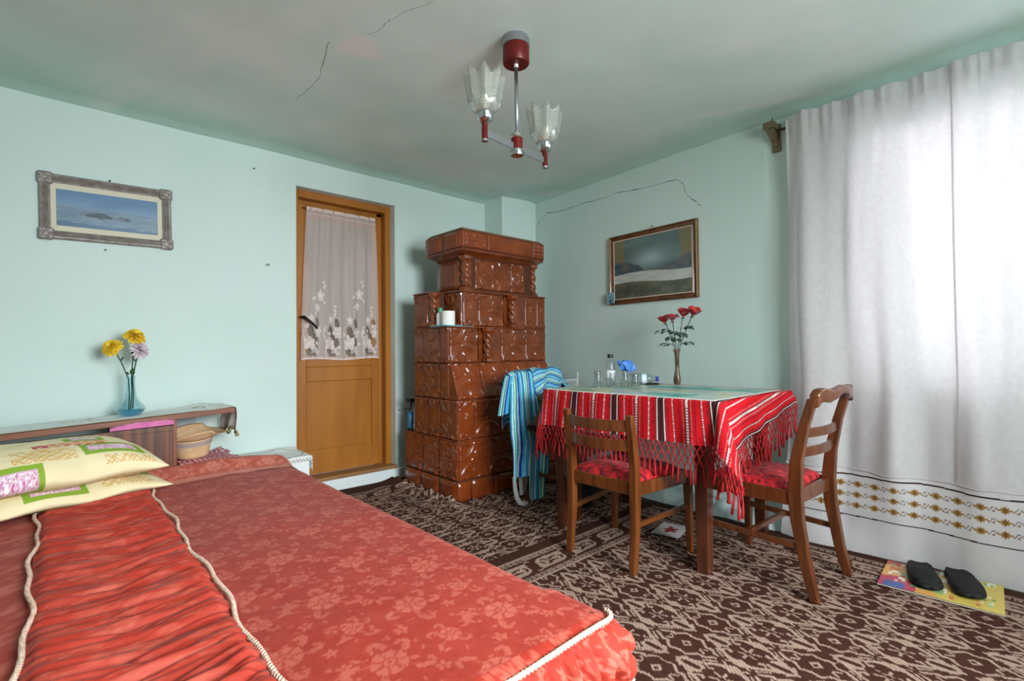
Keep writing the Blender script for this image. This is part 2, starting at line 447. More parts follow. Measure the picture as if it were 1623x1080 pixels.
fr = MB()
for a in ((1.236, 1.275, 3.67, 3.80, .084, 2.194), (1.958, 2.011, 3.67, 3.80, .084, 2.194), (1.275, 1.958, 3.67, 3.80, 2.135, 2.194)):
    fr.box(a[0] - dX, a[1] - dX, a[2] - dY, a[3] - dY, a[4] - dZ, a[5] - dZ, .004)
for a in ((1.915, 1.958, 3.735, 3.80, .084, 2.135), (1.275, 1.958, 3.735, 3.80, 2.11, 2.135)):
    fr.box(a[0] - dX, a[1] - dX, a[2] - dY, a[3] - dY, a[4] - dZ, a[5] - dZ, .003)
fr.build('door_frame', M_door, door)
lf0, lf1 = 1.276, 1.916
dbox(lf0, 1.349, 3.72, 3.765, .115, 2.11, 'stile', M_door); dbox(1.862, lf1, 3.72, 3.765, .115, 2.11, 'stile', M_door)
dbox(1.349, 1.862, 3.72, 3.765, .115, .292, 'rail', M_door); dbox(1.349, 1.862, 3.72, 3.765, .797, .905, 'rail', M_door)
dbox(1.349, 1.862, 3.72, 3.765, .905, .985, 'rail', M_door); dbox(1.349, 1.862, 3.72, 3.765, 2.0, 2.11, 'rail', M_door)
dbox(1.34, 1.87, 3.735, 3.76, .285, .80, 'panel', M_door)
dbox(1.34, 1.87, 3.742, 3.75, .98, 2.005, 'pane', M_dglass)
dbox(1.295, 1.325, 3.714, 3.722, 1.10, 1.33, 'lock_plate', M_door, bev=.002)
dbox(1.306, 1.313, 3.711, 3.715, 1.135, 1.165, 'keyhole', M_iron, bev=0)
hd = MB().tube([(1.307 - dX, 3.722 - dY, 1.27 - dZ), (1.307 - dX, 3.665 - dY, 1.27 - dZ)], .010, 10)
hd.tube([(1.307 - dX, 3.668 - dY, 1.272 - dZ), (1.34 - dX, 3.662 - dY, 1.25 - dZ), (1.375 - dX, 3.662 - dY, 1.222 - dZ), (1.41 - dX, 3.664 - dY, 1.19 - dZ)], [.012, .010, .008, .006], 10)
hd.lathe([(.0, 0), (.018, 0), (.018, .006), (0, .006)], n=14)
for i in range(len(hd.v) - 14 * 4, len(hd.v)):
    x, y, z = hd.v[i]; hd.v[i] = (x + 1.307 - dX, 3.722 - dY - z, y + 1.27 - dZ)
hd.build('handle', M_iron, door, smooth=True)
struct(MB().box(1.24, 2.012, 3.585, 3.735, .086, .112, .004).build('trim_2', M_thresh))
struct(MB().box(1.10, 2.10, 3.578, 3.64, 0, .085, .006).build('trim_3', M_white))
# limewashed reveal right of the door and around its head
rv = MB(); rv.box(2.004, 2.014, 3.598, 3.672, .085, 2.195); rv.box(1.235, 2.012, 3.598, 3.672, 2.188, 2.197)
struct(rv.build('trim_4', mat('pale_reveal', L(196, 214, 208), L(208, 220, 216), scale=4, rough=.85, bump=.2, bscale=20)))
hk = thing('wall_hook', (2.03, YA, .548), 'small grey metal hook bar on the wall between the door and the tile stove', 'hook')
MB().tube([(-.002, .004, 0), (-.002, -.035, 0), (.055, -.035, .004), (.055, .004, .004)], .0045, 8).build('bar', mat('hook_steel', L(150, 156, 154), rough=.4, metal=.6), hk, smooth=True)
# small plates, nails and marks on the left wall
M_nail = mat('black_nail', L(30, 30, 28), rough=.4, metal=.6)
sw = thing('wall_plug', (1.047, YA, 1.609), 'tiny grey metal plug set in the mint wall left of the door', 'wall plug')
MB().box(-.014, .014, -.004, .003, -.009, .009, .002).build('plate', mat('pale_plate', L(176, 182, 174), rough=.5), sw)
for dx in (-.006, .006): MB().lathe([(.0035, 0), (.0035, .0015)], n=8).build('socket_hole', M_nail, sw).matrix_local = Matrix.Translation((dx, -.004, 0)) @ Matrix.Rotation(PI / 2, 4, 'X')
def nail(loc, label, axis):
    b = MB()
    d = Vector((0, -1, 0)) if axis == 'y' else Vector((-1, 0, 0))
    b.tube([-d * .01, d * .014], .0022, 8); b.tube([d * .014, d * .017], .0045, 8)
    o = b.build('nail', M_nail, None, smooth=False); o.location = loc; return tag(o, label, 'nail')
nail((.961, YA, 2.24), 'bare black nail high in the mint wall near the ceiling, left of the door', 'y')
nail((.196, YA, 1.599), 'small black nail in the wall just below the silvery framed landscape', 'y')
# ------------------------------------------------------------------ tiled masonry stove
M_tile = mat('brown_glazed_tile', L(100, 43, 14), L(130, 62, 23), scale=7, rough=0.24, coat=0.45, bump=0.08, bscale=22, spec=0.6)
M_tile2 = mat('reddish_glazed_tile', L(110, 45, 15), L(138, 64, 24), scale=6, rough=0.26, coat=0.4, bump=0.08, bscale=22)
M_mortar = mat('stove_joint', L(78, 40, 22), rough=0.8)
stove = thing('tiled_stove', (1.976, 2.716, 0), 'tall brown glazed tile stove with twisted columns standing in the corner', 'stove')
_tiles = {}
def relief(kind, U, V, asp):
    h = np.zeros_like(U)
    if kind == 'plain': return h + .0003 * np.sin(U * 9) * np.sin(V * 7)
    def fan(cx, cy, R, petals):
        dx = (U - cx); dy = (V - cy) * asp
        r = np.hypot(dx, dy); th = np.arctan2(dx, dy * (1 if cy < .5 else -1))
        ridge = np.exp(-((r - R) / .020) ** 2) * .8 + np.exp(-((r - R * .86) / .016) ** 2) * .45
        pet = np.clip(np.cos(th * petals) * 1.0, 0, 1) ** 1.5 * np.exp(-((r - R * .5) / (R * .22)) ** 2)
        return np.where(r < R * 1.15, ridge + pet * .95, 0)
    if kind == 'scale':
        h = np.maximum(h, fan(.5, -.02, .46, 5)); h = np.maximum(h, fan(0, 1.02, .5, 5)); h = np.maximum(h, fan(1, 1.02, .5, 5))
        dx = U - .5; dy = (V - .60) * asp; r = np.hypot(dx, dy); th = np.arctan2(dy, dx)
        h = np.maximum(h, .7 * np.clip(np.cos(th * 6), 0, 1) * np.exp(-((r - .1) / .06) ** 2) + .3 * np.exp(-(r / .05) ** 2))
    elif kind == 'scale_up':
        h = np.maximum(h, fan(.5, 1.02, .46, 5)); h = np.maximum(h, fan(0, -.02, .5, 5)); h = np.maximum(h, fan(1, -.02, .5, 5))
        dx = U - .5; dy = (V - .42) * asp; r = np.hypot(dx, dy)
        h = np.maximum(h, .5 * np.exp(-((r - .12) / .03) ** 2) + .3 * np.exp(-(r / .06) ** 2))
    elif kind == 'rosette':
        dx = U - .5; dy = (V - .5) * asp; r = np.hypot(dx, dy); th = np.arctan2(dy, dx)
        h = .8 * np.clip(np.cos(th * 8), 0, 1) * np.exp(-((r - .2) / .09) ** 2) + .35 * np.exp(-(r / .06) ** 2) + .5 * np.exp(-((r - .36) / .03) ** 2)
        for cx in (0, 1):
            for cy in (0, 1): h = np.maximum(h, fan(cx, cy, .32, 5))
    elif kind == 'cornice':
        dx = (U * 3) % 1 - .5; dy = (V - .55) * .6; r = np.hypot(dx, dy); th = np.arctan2(dy, dx)
        h = .45 * np.clip(np.cos(th * 6), 0, 1) * np.exp(-((r - .16) / .08) ** 2)
    return h * .012
def tile_mesh(kind, w_, h_, d=.022):
    key = (kind, round(w_, 4), round(h_, 4))
    if key in _tiles: return _tiles[key]
    n, m = (46, 58) if kind != 'plain' else (5, 5)
    if kind == 'cornice': n, m = 60, 20
    e = .004; g = .0022
    us = np.concatenate([[0], np.linspace(e / w_, 1 - e / w_, n), [1]]); vs = np.concatenate([[0], np.linspace(e / h_, 1 - e / h_, m), [1]])
    U, V = np.meshgrid(us, vs, indexing='ij')
    H = relief(kind, U, V, h_ / w_) + .010
    H *= np.clip(np.minimum(np.minimum(U, 1 - U) * w_, np.minimum(V, 1 - V) * h_) / .012, 0, 1) ** .5 * .6 + .4
    H[0] = H[-1] = 0; H[:, 0] = H[:, -1] = 0
    P = np.stack([g + U * (w_ - 2 * g), -H, g + V * (h_ - 2 * g)], -1)
    o = grid('tile', P, M_tile, None)
    me = o.data; bpy.data.objects.remove(o)
    _tiles[key] = me
    return me
def tile(kind, w_, h_, loc, face, tilt=0.0, m=None, name='tile'):
    o = bpy.data.objects.new(name, tile_mesh(kind, w_, h_)); link(o, stove)
    o.location = loc
    o.rotation_euler = (tilt, 0, 0) if face == 'f' else (0, 0, -PI / 2)
    if m:
        o.material_slots[0].link = 'OBJECT'; o.material_slots[0].material = m
    return o
def row_front(x0, widths, y, z0, z1, kind, m=None, tilt=0.0, h=None):
    x = x0
    for w_ in widths:
        if w_ > 0: tile(kind, w_, h or (z1 - z0), (x, y, z0), 'f', tilt, m)
        x += abs(w_)
def row_left(y1, widths, x, z0, z1, kind, m=None):
    y = y1
    for w_ in widths:
        if w_ > 0: tile(kind, w_, z1 - z0, (x, y, z0), 'l', 0, m)
        y -= abs(w_)
RX = .94
core = MB()
core.box(0, RX, 0, .675, 0, .405); core.box(.004, RX, .004, .54, .405, .682)
core.ring_loft([[(.004, .004, .682), (RX, .004, .682), (RX, .54, .682), (.004, .54, .682)], [(.004, .098, .93), (RX, .098, .93), (RX, .54, .93), (.004, .54, .93)]])
core.prism([(.004, .10), (.25, .10), (.30, .15), (.41, .15), (.465, .10), (RX, .10), (RX, .54), (.004, .54)], .93, 1.18)
core.prism([(.115, .10), (.495, .10), (.545, .15), (.66, .15), (.712, .10), (RX, .10), (RX, .54), (.004, .54), (.004, .36), (.06, .30), (.115, .30)], 1.18, 1.43)
core.prism([(.21, .115), (.80, .115), (.86, .17), (.86, .47), (.158, .47), (.158, .17)], 1.43, 1.69)
core.build('core', M_mortar, stove)
# base course of smooth tiles
row_front(-.012, [.12, .2, .2, .2, .232], -.002, 0, .14, 'plain', M_tile2)
row_left(.675, [.215, .24, .22], -.002, 0, .14, 'plain', M_tile2)
# plinth mould and lower tier
row_front(0, [.25, .25, .22, .22], 0, .145, .405, 'scale', M_tile2)
row_left(.675, [.25, .21, .215], 0, .145, .405, 'rosette', M_tile2)
MB().box(-.012, RX, -.012, .675, .401, .412, .003).build('ledge', M_tile2, stove)
row_front(0, [.135, .24, .24, .24, .085], .004, .412, .682, 'scale', M_tile2)
row_left(.54, [.19, .15, .2], .004, .412, .682, 'scale_up', M_tile)
hyp = math.hypot(.094, .248)
row_front(0, [.24, .24, .24, .22], .004, .682, .93, 'scale', M_tile2, -math.atan2(.094, .248), hyp)
row_left(.54, [.125, .21, .11], .004, .682, .93, 'scale_up', M_tile)
MB().add([(.0, .004, .684), (.0, .098, .93), (.0, .11, .93), (.0, .11, .684)], [(0, 1, 2, 3)]).build('corner_tile', M_tile, stove)
row_front(0, [.25, -.215, .247, .228], .10, .93, 1.18, 'scale', M_tile)
row_left(.54, [.125, .21, .105], .004, .93, 1.18, 'scale_up', M_tile)
# shelf course
MB().box(-.006, RX, .092, .55, 1.176, 1.186, .002).build('ledge', M_tile, stove)
row_front(.115, [.135, .245, -.217, .13, .098], .10, 1.186, 1.43, 'scale', M_tile)
row_left(.54, [.18], .004, 1.186, 1.43, 'scale_up', M_tile); row_left(.30, [.2], .115, 1.186, 1.43, 'scale_up', M_tile)
MB().box(-.008, .10, .30, .55, 1.43, 1.44, .002).build('ledge', M_tile, stove); MB().box(.10, RX + .006, .09, .55, 1.43, 1.442, .002).build('ledge', M_tile, stove)
row_front(.235, [.345, .15], .115, 1.455, 1.68, 'rosette', M_tile)
row_left(.47, [.29], .158, 1.455, 1.68, 'plain', M_tile)
# niche cheeks and twisted columns
def cheek(pts, z0, z1):
    (a, b) = pts
    MB().add([(a[0], a[1], z0), (b[0], b[1], z0), (b[0], b[1], z1), (a[0], a[1], z1)], [(0, 1, 2, 3)]).build('niche_cheek', M_tile, stove)
def column(x, y, z0, z1, r=.027, sq=.05):
    c = MB(); hh = z1 - z0; n = 28; rings = []
    for i in range(61):
        t = i / 60; rr = r
        ring = []
        for j in range(n):
            a = 2 * PI * j / n
            k = rr * (1 + .20 * math.cos(3 * a + t * hh * 55))
            ring.append((x + k * math.cos(a), y + k * math.sin(a), z0 + hh * (.17 + .66 * t)))
        rings.append(ring)
    c.ring_loft(rings); co = c.build('twisted_column', M_tile, stove, smooth=True)
    MB().tube([(x, y, z0), (x, y, z0 + hh * .08), (x, y, z0 + hh * .18)], [sq, sq * .9, r * .85], 8).build('column_base', M_tile, stove, bevel=.002)
    MB().tube([(x, y, z1 - hh * .18), (x, y, z1 - hh * .08), (x, y, z1)], [r * .85, sq * .9, sq], 8).build('capital', M_tile, stove, bevel=.002)
cheek(((.25, .094), (.302, .148)), .93, 1.18); cheek(((.413, .148), (.465, .094)), .93, 1.18); cheek(((.30, .1485), (.414, .1485)), .93, 1.18)
column(.357, .118, .935, 1.176)
cheek(((.495, .094), (.547, .148)), 1.186, 1.43); cheek(((.66, .148), (.712, .094)), 1.186, 1.43); cheek(((.545, .1485), (.662, .1485)), 1.186, 1.43)
column(.603, .118, 1.187, 1.43)
cheek(((.003, .36), (.06, .299)), 1.186, 1.43); column(.024, .318, 1.187, 1.43, .027, .046)
cheek(((.21, .114), (.157, .17)), 1.44, 1.69); column(.176, .138, 1.442, 1.69, .030, .052)
cheek(((.80, .114), (.861, .17)), 1.44, 1.69); column(.838, .138, 1.442, 1.69, .028, .05)
# cornice: cove and chamfered block
cv = MB()
def oct_(x0, x1, y0, y1, c, z): return [(x0 + .003, y0, z), (x1 - c, y0, z), (x1, y0 + c, z), (x1, y1 - c, z), (x1 - c, y1, z), (x0 + c, y1, z), (x0, y1 - c, z), (x0, y0 + .003, z)]
cv.ring_loft([oct_(.15, .868, .108, .48, .02, 1.685), oct_(.12, .88, .085, .49, .02, 1.70), oct_(.075, .895, .045, .50, .02, 1.712), oct_(.07, .90, .04, .505, .03, 1.725)])
cv.build('cornice_cove', M_tile, stove)
cb = MB(); cb.ring_loft([oct_(.074, .896, .046, .50, .03, 1.722), oct_(.066, .902, .036, .508, .03, 1.735), oct_(.066, .902, .036, .508, .03, 1.845), oct_(.075, .893, .046, .498, .03, 1.858)])
cb.build('cornice_body', M_mortar, stove)
row_front(.066, [.224, .45, .13], .036, 1.73, 1.85, 'cornice', M_tile2); row_left(.48, [.222, .222], .066, 1.73, 1.85, 'plain', M_tile2)
for ca, cb_ in (((.872, .034), (.904, .066)),):
    MB().beam([((ca[0] + cb_[0]) / 2 * 1.0 * 1 and ((ca[0] + cb_[0]) / 2, (ca[1] + cb_[1]) / 2, 1.732), ((cb_[0] - ca[0]) / 2, (cb_[1] - ca[1]) / 2, 0), (.004, .004, 0)), (((ca[0] + cb_[0]) / 2, (ca[1] + cb_[1]) / 2, 1.848), ((cb_[0] - ca[0]) / 2, (cb_[1] - ca[1]) / 2, 0), (.004, .004, 0))]).build('corner_tile', M_tile2, stove)
top = MB(); top.ring_loft([oct_(.078, .89, .05, .495, .03, 1.858), oct_(.09, .88, .06, .485, .03, 1.872)])
top.build('mortar_cap', mat('sandy_mortar', L(150, 124, 92), L(128, 104, 80), scale=12, rough=.95, bump=.4), stove)

# things kept on the stove
M_plw = mat('white_plastic', L(232, 234, 230), rough=.35)
M_paper = mat('tissue_paper', L(240, 238, 234), L(228, 226, 222), scale=20, rough=.9, bump=.15, bscale=80)
M_bluepl = mat('blue_plastic', L(36, 112, 150), rough=.4)
sh = MB().box(0, .24, 0, .20, 0, .008, .002).build('glass_shelf', mat('blue_glass_shelf', L(96, 178, 196), rough=.15), None)
sh.location = (1.976 - .02, 2.716 + .098, 1.186); tag(sh, 'thin pale blue shelf plate in the corner notch of the tile stove', 'shelf')
sz = 1.194
dt = thing('capped_bottle', (2.004, 2.958, sz), 'white plastic bottle with a green cap standing on the stove', 'bottle')
MB().lathe([(.0, 0), (.026, 0), (.028, .01), (.028, .07), (.024, .088), (.016, .094), (.0, .094)], n=20).build('body', M_plw, dt, smooth=True)
MB().lathe([(.018, .092), (.018, .122), (.014, .128), (0, .128)], n=18).build('cap', mat('green_cap', L(60, 150, 110), rough=.4), dt, smooth=False)
tr = thing('toilet_paper_roll', (2.012, 2.872, sz), 'white toilet paper roll standing upright on the stove', 'paper roll')
MB().lathe([(.018, 0), (.046, 0), (.047, .003), (.047, .095), (.046, .098), (.018, .098), (.018, .004)], n=28, cap=False).build('roll', M_paper, tr, autosmooth=40)
MB().lathe([(.0185, .001), (.0185, .097), (.017, .097), (.017, .001), (.0185, .001)], n=20, cap=False).build('core_tube', mat('cardboard', L(170, 140, 108), rough=.9), tr)
gz = .412
sp = thing('spray_bottle', (2.042, 3.345, gz), 'clear spray bottle with a dark trigger head on the low stove ledge', 'spray bottle', rz=0)
MB().lathe([(0, 0), (.03, 0), (.032, .01), (.032, .12), (.022, .16), (.012, .18), (.012, .195)], n=20).build('body', mat('cloudy_plastic', L(190, 205, 212), rough=.3, trans=.3), sp, smooth=True)
MB().lathe([(.033, .012), (.033, .05), (.0325, .05)], n=20, cap=False).build('sticker', M_plw, sp)
hd2 = MB(); hd2.cyl((0, 0, .19), (0, 0, .215), .014, .014, 12); hd2.box(-.07, .02, -.011, .011, .215, .243, .004); hd2.tube([(-.075, 0, .235), (-.088, 0, .235)], .013, 10)
hd2.build('spray_head', mat('navy_plastic', L(24, 24, 44), rough=.4), sp)
MB().beam([((-.045, 0, .216), (.007, 0, 0), (0, .008, 0)), ((-.05, 0, .18), (.004, 0, 0), (0, .006, 0)), ((-.066, 0, .15), (.003, 0, 0), (0, .005, 0))]).build('trigger', mat('navy_plastic2', L(24, 24, 44), rough=.4), sp)
bc = thing('blue_bottle', (1.998, 3.362, gz), 'slim blue bottle beside the spray bottle on the low stove ledge', 'bottle')
MB().lathe([(0, 0), (.020, 0), (.021, .004), (.021, .125), (.017, .135), (.012, .14), (0, .14)], n=18).build('body', M_bluepl, bc, smooth=True)
MB().lathe([(.0213, 0), (.0213, .02), (.0205, .02)], n=18, cap=False).build('rim', M_iron, bc)
# ------------------------------------------------------------------ rugs
M_rug = mat('knotted_rug', L(255, 255, 255), L(232, 228, 226), scale=40, rough=0.95, bump=0.25, bscale=220, attr='Col', spec=0.1)
DARK = lin((64, 35, 27)); BEIGE = lin((174, 148, 132))
tw, th_ = .19, .337
rt = Canvas(tw, th_, .0045, wrap=True)
rt.diamond(0, 0, .093, .160, 1)
for k in range(-3, 4):      # stepped outline bites
    rt.ell(.055, .085 + k * .004, .010, .007, 0, 0) if abs(k) == 3 else None
rt.flower(0, 0, .062, 6, 0, None, PI / 2, .72)
rt.ell(0, 0, .010, .010, 0, 0)
for _k in range(6):
    _a = PI / 2 + PI / 6 + _k * PI / 3; rt.line([(.010 * math.cos(_a), .010 * math.sin(_a)), (.034 * math.cos(_a), .040 * math.sin(_a))], .0032, 1)
for s in (-1, 1):
    rt.ell(0, s * .100, .011, .034, 0, 0); rt.ell(s * .046, s * .040, .0075, .026, .5, 0); rt.ell(s * .046, -s * .040, .0075, .026, -.5, 0)
    rt.line([(s * .012, s * .05), (s * .03, s * .075)], .004, 0); rt.line([(-s * .012, s * .05), (-s * .03, s * .075)], .004, 0)
cx_, cy_ = tw / 2, th_ / 2
for s in (-1, 1):
    for q in (-1, 1):
        rt.line([(cx_ + s * .008, cy_ + q * .105), (cx_ + s * .03, cy_ + q * .072), (cx_ + s * .026, cy_ + q * .055), (cx_ + s * .055, cy_ + q * .030), (cx_ + s * .048, cy_)], .0052, 1)
        rt.line([(cx_ + s * .022, cy_ + q * .115), (cx_ + s * .045, cy_ + q * .082)], .0034, 1)
        rt.line([(cx_ + s * .066, cy_ + q * .045), (cx_ + s * .082, cy_ + q * .028)], .0036, 1)
        rt.line([(cx_ + s * .006, cy_ + q * .128), (cx_ + s * .018, cy_ + q * .146)], .0034, 1)
        rt.line([(cx_ + s * .004, cy_ + q * .05), (cx_ + s * .014, cy_ + q * .068)], .0036, 1)
rt.diamond(cx_, cy_, .020, .020, 1, .5)
def border_mask(d, s, sel):
    """d distance from rug edge, s position along the border -> 0/1 pattern, and the border's inner limit"""
    d = d - sel
    m = ((d > 0) & (d < .012)).astype(float)
    def squares(dc):
        a = (s / .031) % 1; c = np.abs(d - dc)
        q = (np.abs(a - .5) < .36) & (c < .0115); h = (np.abs(a - .5) < .16) & (c < .005)
        return (q & ~h)
    m[squares(.030)] = 1; m[squares(.186)] = 1
    m[(d > .205) & (d < .218)] = 1
    a = ((s / .235) % 1 - .5) * .235; c = d - .108
    e = (np.abs(a / .088) ** 2.6 + np.abs(c / .050) ** 2.6) < 1
    e |= (np.abs(c - .03) < .018) & (np.abs(a + .045) < .05); e |= (np.abs(c + .03) < .018) & (np.abs(a - .045) < .05)
    for sx in (-1, 1):
        r = np.hypot((a - sx * .037) / 1.15, c); t = np.arctan2(c, a - sx * .037)
        sp_ = (np.abs(r - .022 - .006 * np.sin(t * 2 + sx)) < .0065) & (np.sin(t * 3 + sx) > -.6)
        e &= ~sp_
    e &= ~((np.abs(a) < .012) & (np.abs(np.abs(c) - .012) < .007))
    m[e] = 1
    b = (s / .235) % 1; bb = (np.minimum(b, 1 - b)) * .235
    m[(np.abs(np.abs(c) - .055 - bb * -.5) < .005) & (bb < .016)] = 1
    return m, d > .218
def rug(name, x0, x1, y0, y1, step, z, lat, edges, label, zfun=None, mask=None, warp=None):
    xs = np.arange(x0, x1 + step / 2, step); ys = np.arange(y0, y1 + step / 2, step)
    X, Y = np.meshgrid(xs, ys, indexing='ij')
    PX, PY = (X, Y) if warp is None else warp(X, Y)
    if lat['rot']: m = rt.at(PY - lat['y'], PX - lat['x'])
    else: m = rt.at(PX - lat['x'], PY - lat['y'])
    for side, sel in edges:
        if side == 'y1': d, s = y1 - PY, PX
        elif side == 'x1': d, s = x1 - PX, PY
        elif side == 'y0': d, s = PY - y0, PX
        else: d, s = PX - x0, PY
        bm_, inner = border_mask(d, s, sel)
        m = np.where(inner, m, bm_)
    for side, sel in edges:
        d = {'y1': y1 - PY, 'x1': x1 - PX, 'y0': PY - y0, 'x0': PX - x0}[side]
        m = np.where(d < sel, 0, m)
    I, J = np.meshgrid(np.arange(len(xs)), np.arange(len(ys)), indexing='ij')
    hatch = np.where((I - J) % 3 == 0, .42, 0.0)
    t = m * (1 - hatch) + (1 - m) * np.where((I + J) % 2 == 0, .04, 0)
    col = mixc(DARK, BEIGE, t)
    Z = np.full_like(X, z) + (zfun(X, Y) if zfun else 0)
    o = grid(name, np.stack([X, Y, Z], -1), M_rug, col=col, mask=mask(X, Y)[:-1, :-1] if mask else None)
    return tag(o, label, 'rug')
def near_z(X, Y):
    return .004 * np.clip(fbm(X * 2.5, Y * 2.5, 4), -.4, 1) + .004 * np.exp(-((Y - 1.80) / .05) ** 2) * 0
rug('patterned_rug', .80, 2.895, -.75, 1.86, .0048, .012, dict(rot=False, x=1.687, y=1.052), [('y1', .075), ('x1', .06)],
    'dark brown rug with beige lozenges and a rosette border lying under the table', near_z)
SX, SY = 1.965, 2.706
def far_mask(X, Y):
    return ~((X > SX - .004 + .006 * np.sin(Y * 60)) & (Y > SY - .004 + .006 * np.sin(X * 70)))
def sdist(X, Y):
    dx = np.maximum(SX - X, 0); dy = np.maximum(SY - Y, 0); return np.hypot(dx, dy)
def far_z(X, Y):
    d = sdist(X, Y); a = np.exp(-(d / .10) ** 2)
    left = sstep(2.5, 2.8, Y) * (X < SX)
    wv = .5 + .5 * np.sin(Y * 52 + 3 * fbm(X * 5, Y * 5, 9) + X * 14)
    fr = .5 + .5 * np.sin(X * 44 + Y * 11)
    return left * a * (.012 + .034 * wv * np.exp(-d / .14)) + (1 - left) * a * .014 * fr * (Y > 2.3) + .006 * np.exp(-((d - .2) / .12) ** 2) * fbm(X * 6, Y * 6, 2) + .002
def far_warp(X, Y):
    d = sdist(X, Y); a = np.exp(-(d / .22) ** 2) * (Y > 2.1)
    return X + a * (.09 + .03 * np.sin(Y * 22)), Y + a * (.05 * np.sin(X * 17 + Y * 9))
rug('patterned_rug', .80, 2.90, 1.70, 3.575, .0054, .003, dict(rot=True, x=1.591, y=2.051), [('y1', .16), ('x1', .06)],
    'dark brown rug with beige lozenges bunched up against the foot of the tile stove', far_z, far_mask, far_warp)

# ------------------------------------------------------------------ bed and bedspread
M_bedwood = wood('bed_wood', L(84, 48, 30), L(112, 66, 40))
BX0, BX1, BY0, BY1 = -.76, 1.0, .74, 3.23
bed = thing('bed', (.12, 2.0, 0), 'low double bed hidden under the coral bedspread', 'bed')
MB().box(BX0 + .05 - .12, BX1 - .06 - .12, BY0 + .06 - 2, BY1 - .03 - 2, .06, .20, .01).build('base', M_bedwood, bed)
MB().box(BX0 + .04 - .12, BX1 - .05 - .12, BY0 + .05 - 2, BY1 - .03 - 2, .20, .352, .03).build('mattress', mat('ticking', L(210, 200, 180), rough=.9), bed)
for lx_ in (BX0 + .10, BX1 - .12):
    for ly_ in (BY0 + .12, BY1 - .12):
        MB().beam([((lx_ - .12, ly_ - 2, .013 if ly_ < 1.8 else .008), (.025, 0, 0), (0, .025, 0)), ((lx_ - .12, ly_ - 2, .07), (.032, 0, 0), (0, .032, 0))]).build('leg', M_bedwood, bed)

M_vel = mat('coral_velvet', L(255, 255, 255), L(240, 232, 230), scale=14, rough=0.7, bump=0.12, bscale=60, attr='Col', sheen=0.06, spec=.3)
M_rope = mat('cream_cord', L(206, 170, 148), L(226, 196, 176), scale=60, rough=0.8)
# damask tile: bouquets of roses, leaves and sprigs
dm = Canvas(.30, .34, .0024, wrap=True)
rr = random.Random(3)
def bouquet(x, y, s, a0):
    for k in range(7):
        a = a0 + 2 * PI * k / 7; dm.ell(x + math.cos(a) * .026 * s, y + math.sin(a) * .026 * s, .017 * s, .013 * s, a + PI / 2, 1.0)
    for k in range(7):
        a = a0 + .45 + 2 * PI * k / 7; dm.ell(x + math.cos(a) * .026 * s, y + math.sin(a) * .026 * s, .0035 * s, .012 * s, a + PI / 2, .25)
    dm.ell(x, y, .016 * s, .016 * s, 0, .15); dm.ell(x, y, .012 * s, .012 * s, 0, .9); dm.ell(x, y, .005 * s, .005 * s, 0, .2)
    for k in range(5):
        a = a0 + .3 + k * 1.35; r_ = .062 * s + .012 * (k % 2)
        dm.ell(x + math.cos(a) * r_, y + math.sin(a) * r_, .020 * s, .008 * s, a + .5, .85)
        dm.ell(x + math.cos(a + .28) * r_ * 1.12, y + math.sin(a + .28) * r_ * 1.12, .015 * s, .006 * s, a - .5, .75)
        dm.line([(x + math.cos(a) * .035 * s, y + math.sin(a) * .035 * s), (x + math.cos(a) * r_, y + math.sin(a) * r_)], .002, .6)
bouquet(.075, .085, 1.0, .3); bouquet(.225, .255, 1.05, 1.1); bouquet(.225, .085, .62, .7); bouquet(.075, .255, .66, 2.1)
for k in range(42):
    x, y = rr.uniform(0, .3), rr.uniform(0, .34); a = rr.uniform(0, PI)
    dm.ell(x, y, rr.uniform(.006, .012), rr.uniform(.003, .005), a, rr.uniform(.5, .9))
for x, y in ((.15, .03), (.15, .17), (.0, .17), (.0, .0), (.15, .30)):
    dm.flower(x, y, .018, 5, .85, .2, x * 9)
CV0, CV1 = lin((166, 47, 31)), lin((200, 102, 84))
def top_z(X, Y):
    return .378 + .007 * fbm(X * 3, Y * 2.2, 17) + .050 * np.exp(-((Y - 3.10) / .10) ** 2) * (1 - .35 * sstep(.75, 1.02, X)) + .010 * np.exp(-((X - .62) / .3) ** 2)
spread = thing('bedspread', (.12, 2.0, 0), 'coral red velvet damask bedspread with cream cord trim covering the bed', 'bedspread')
SO = np.array([.12, 2.0, 0.])
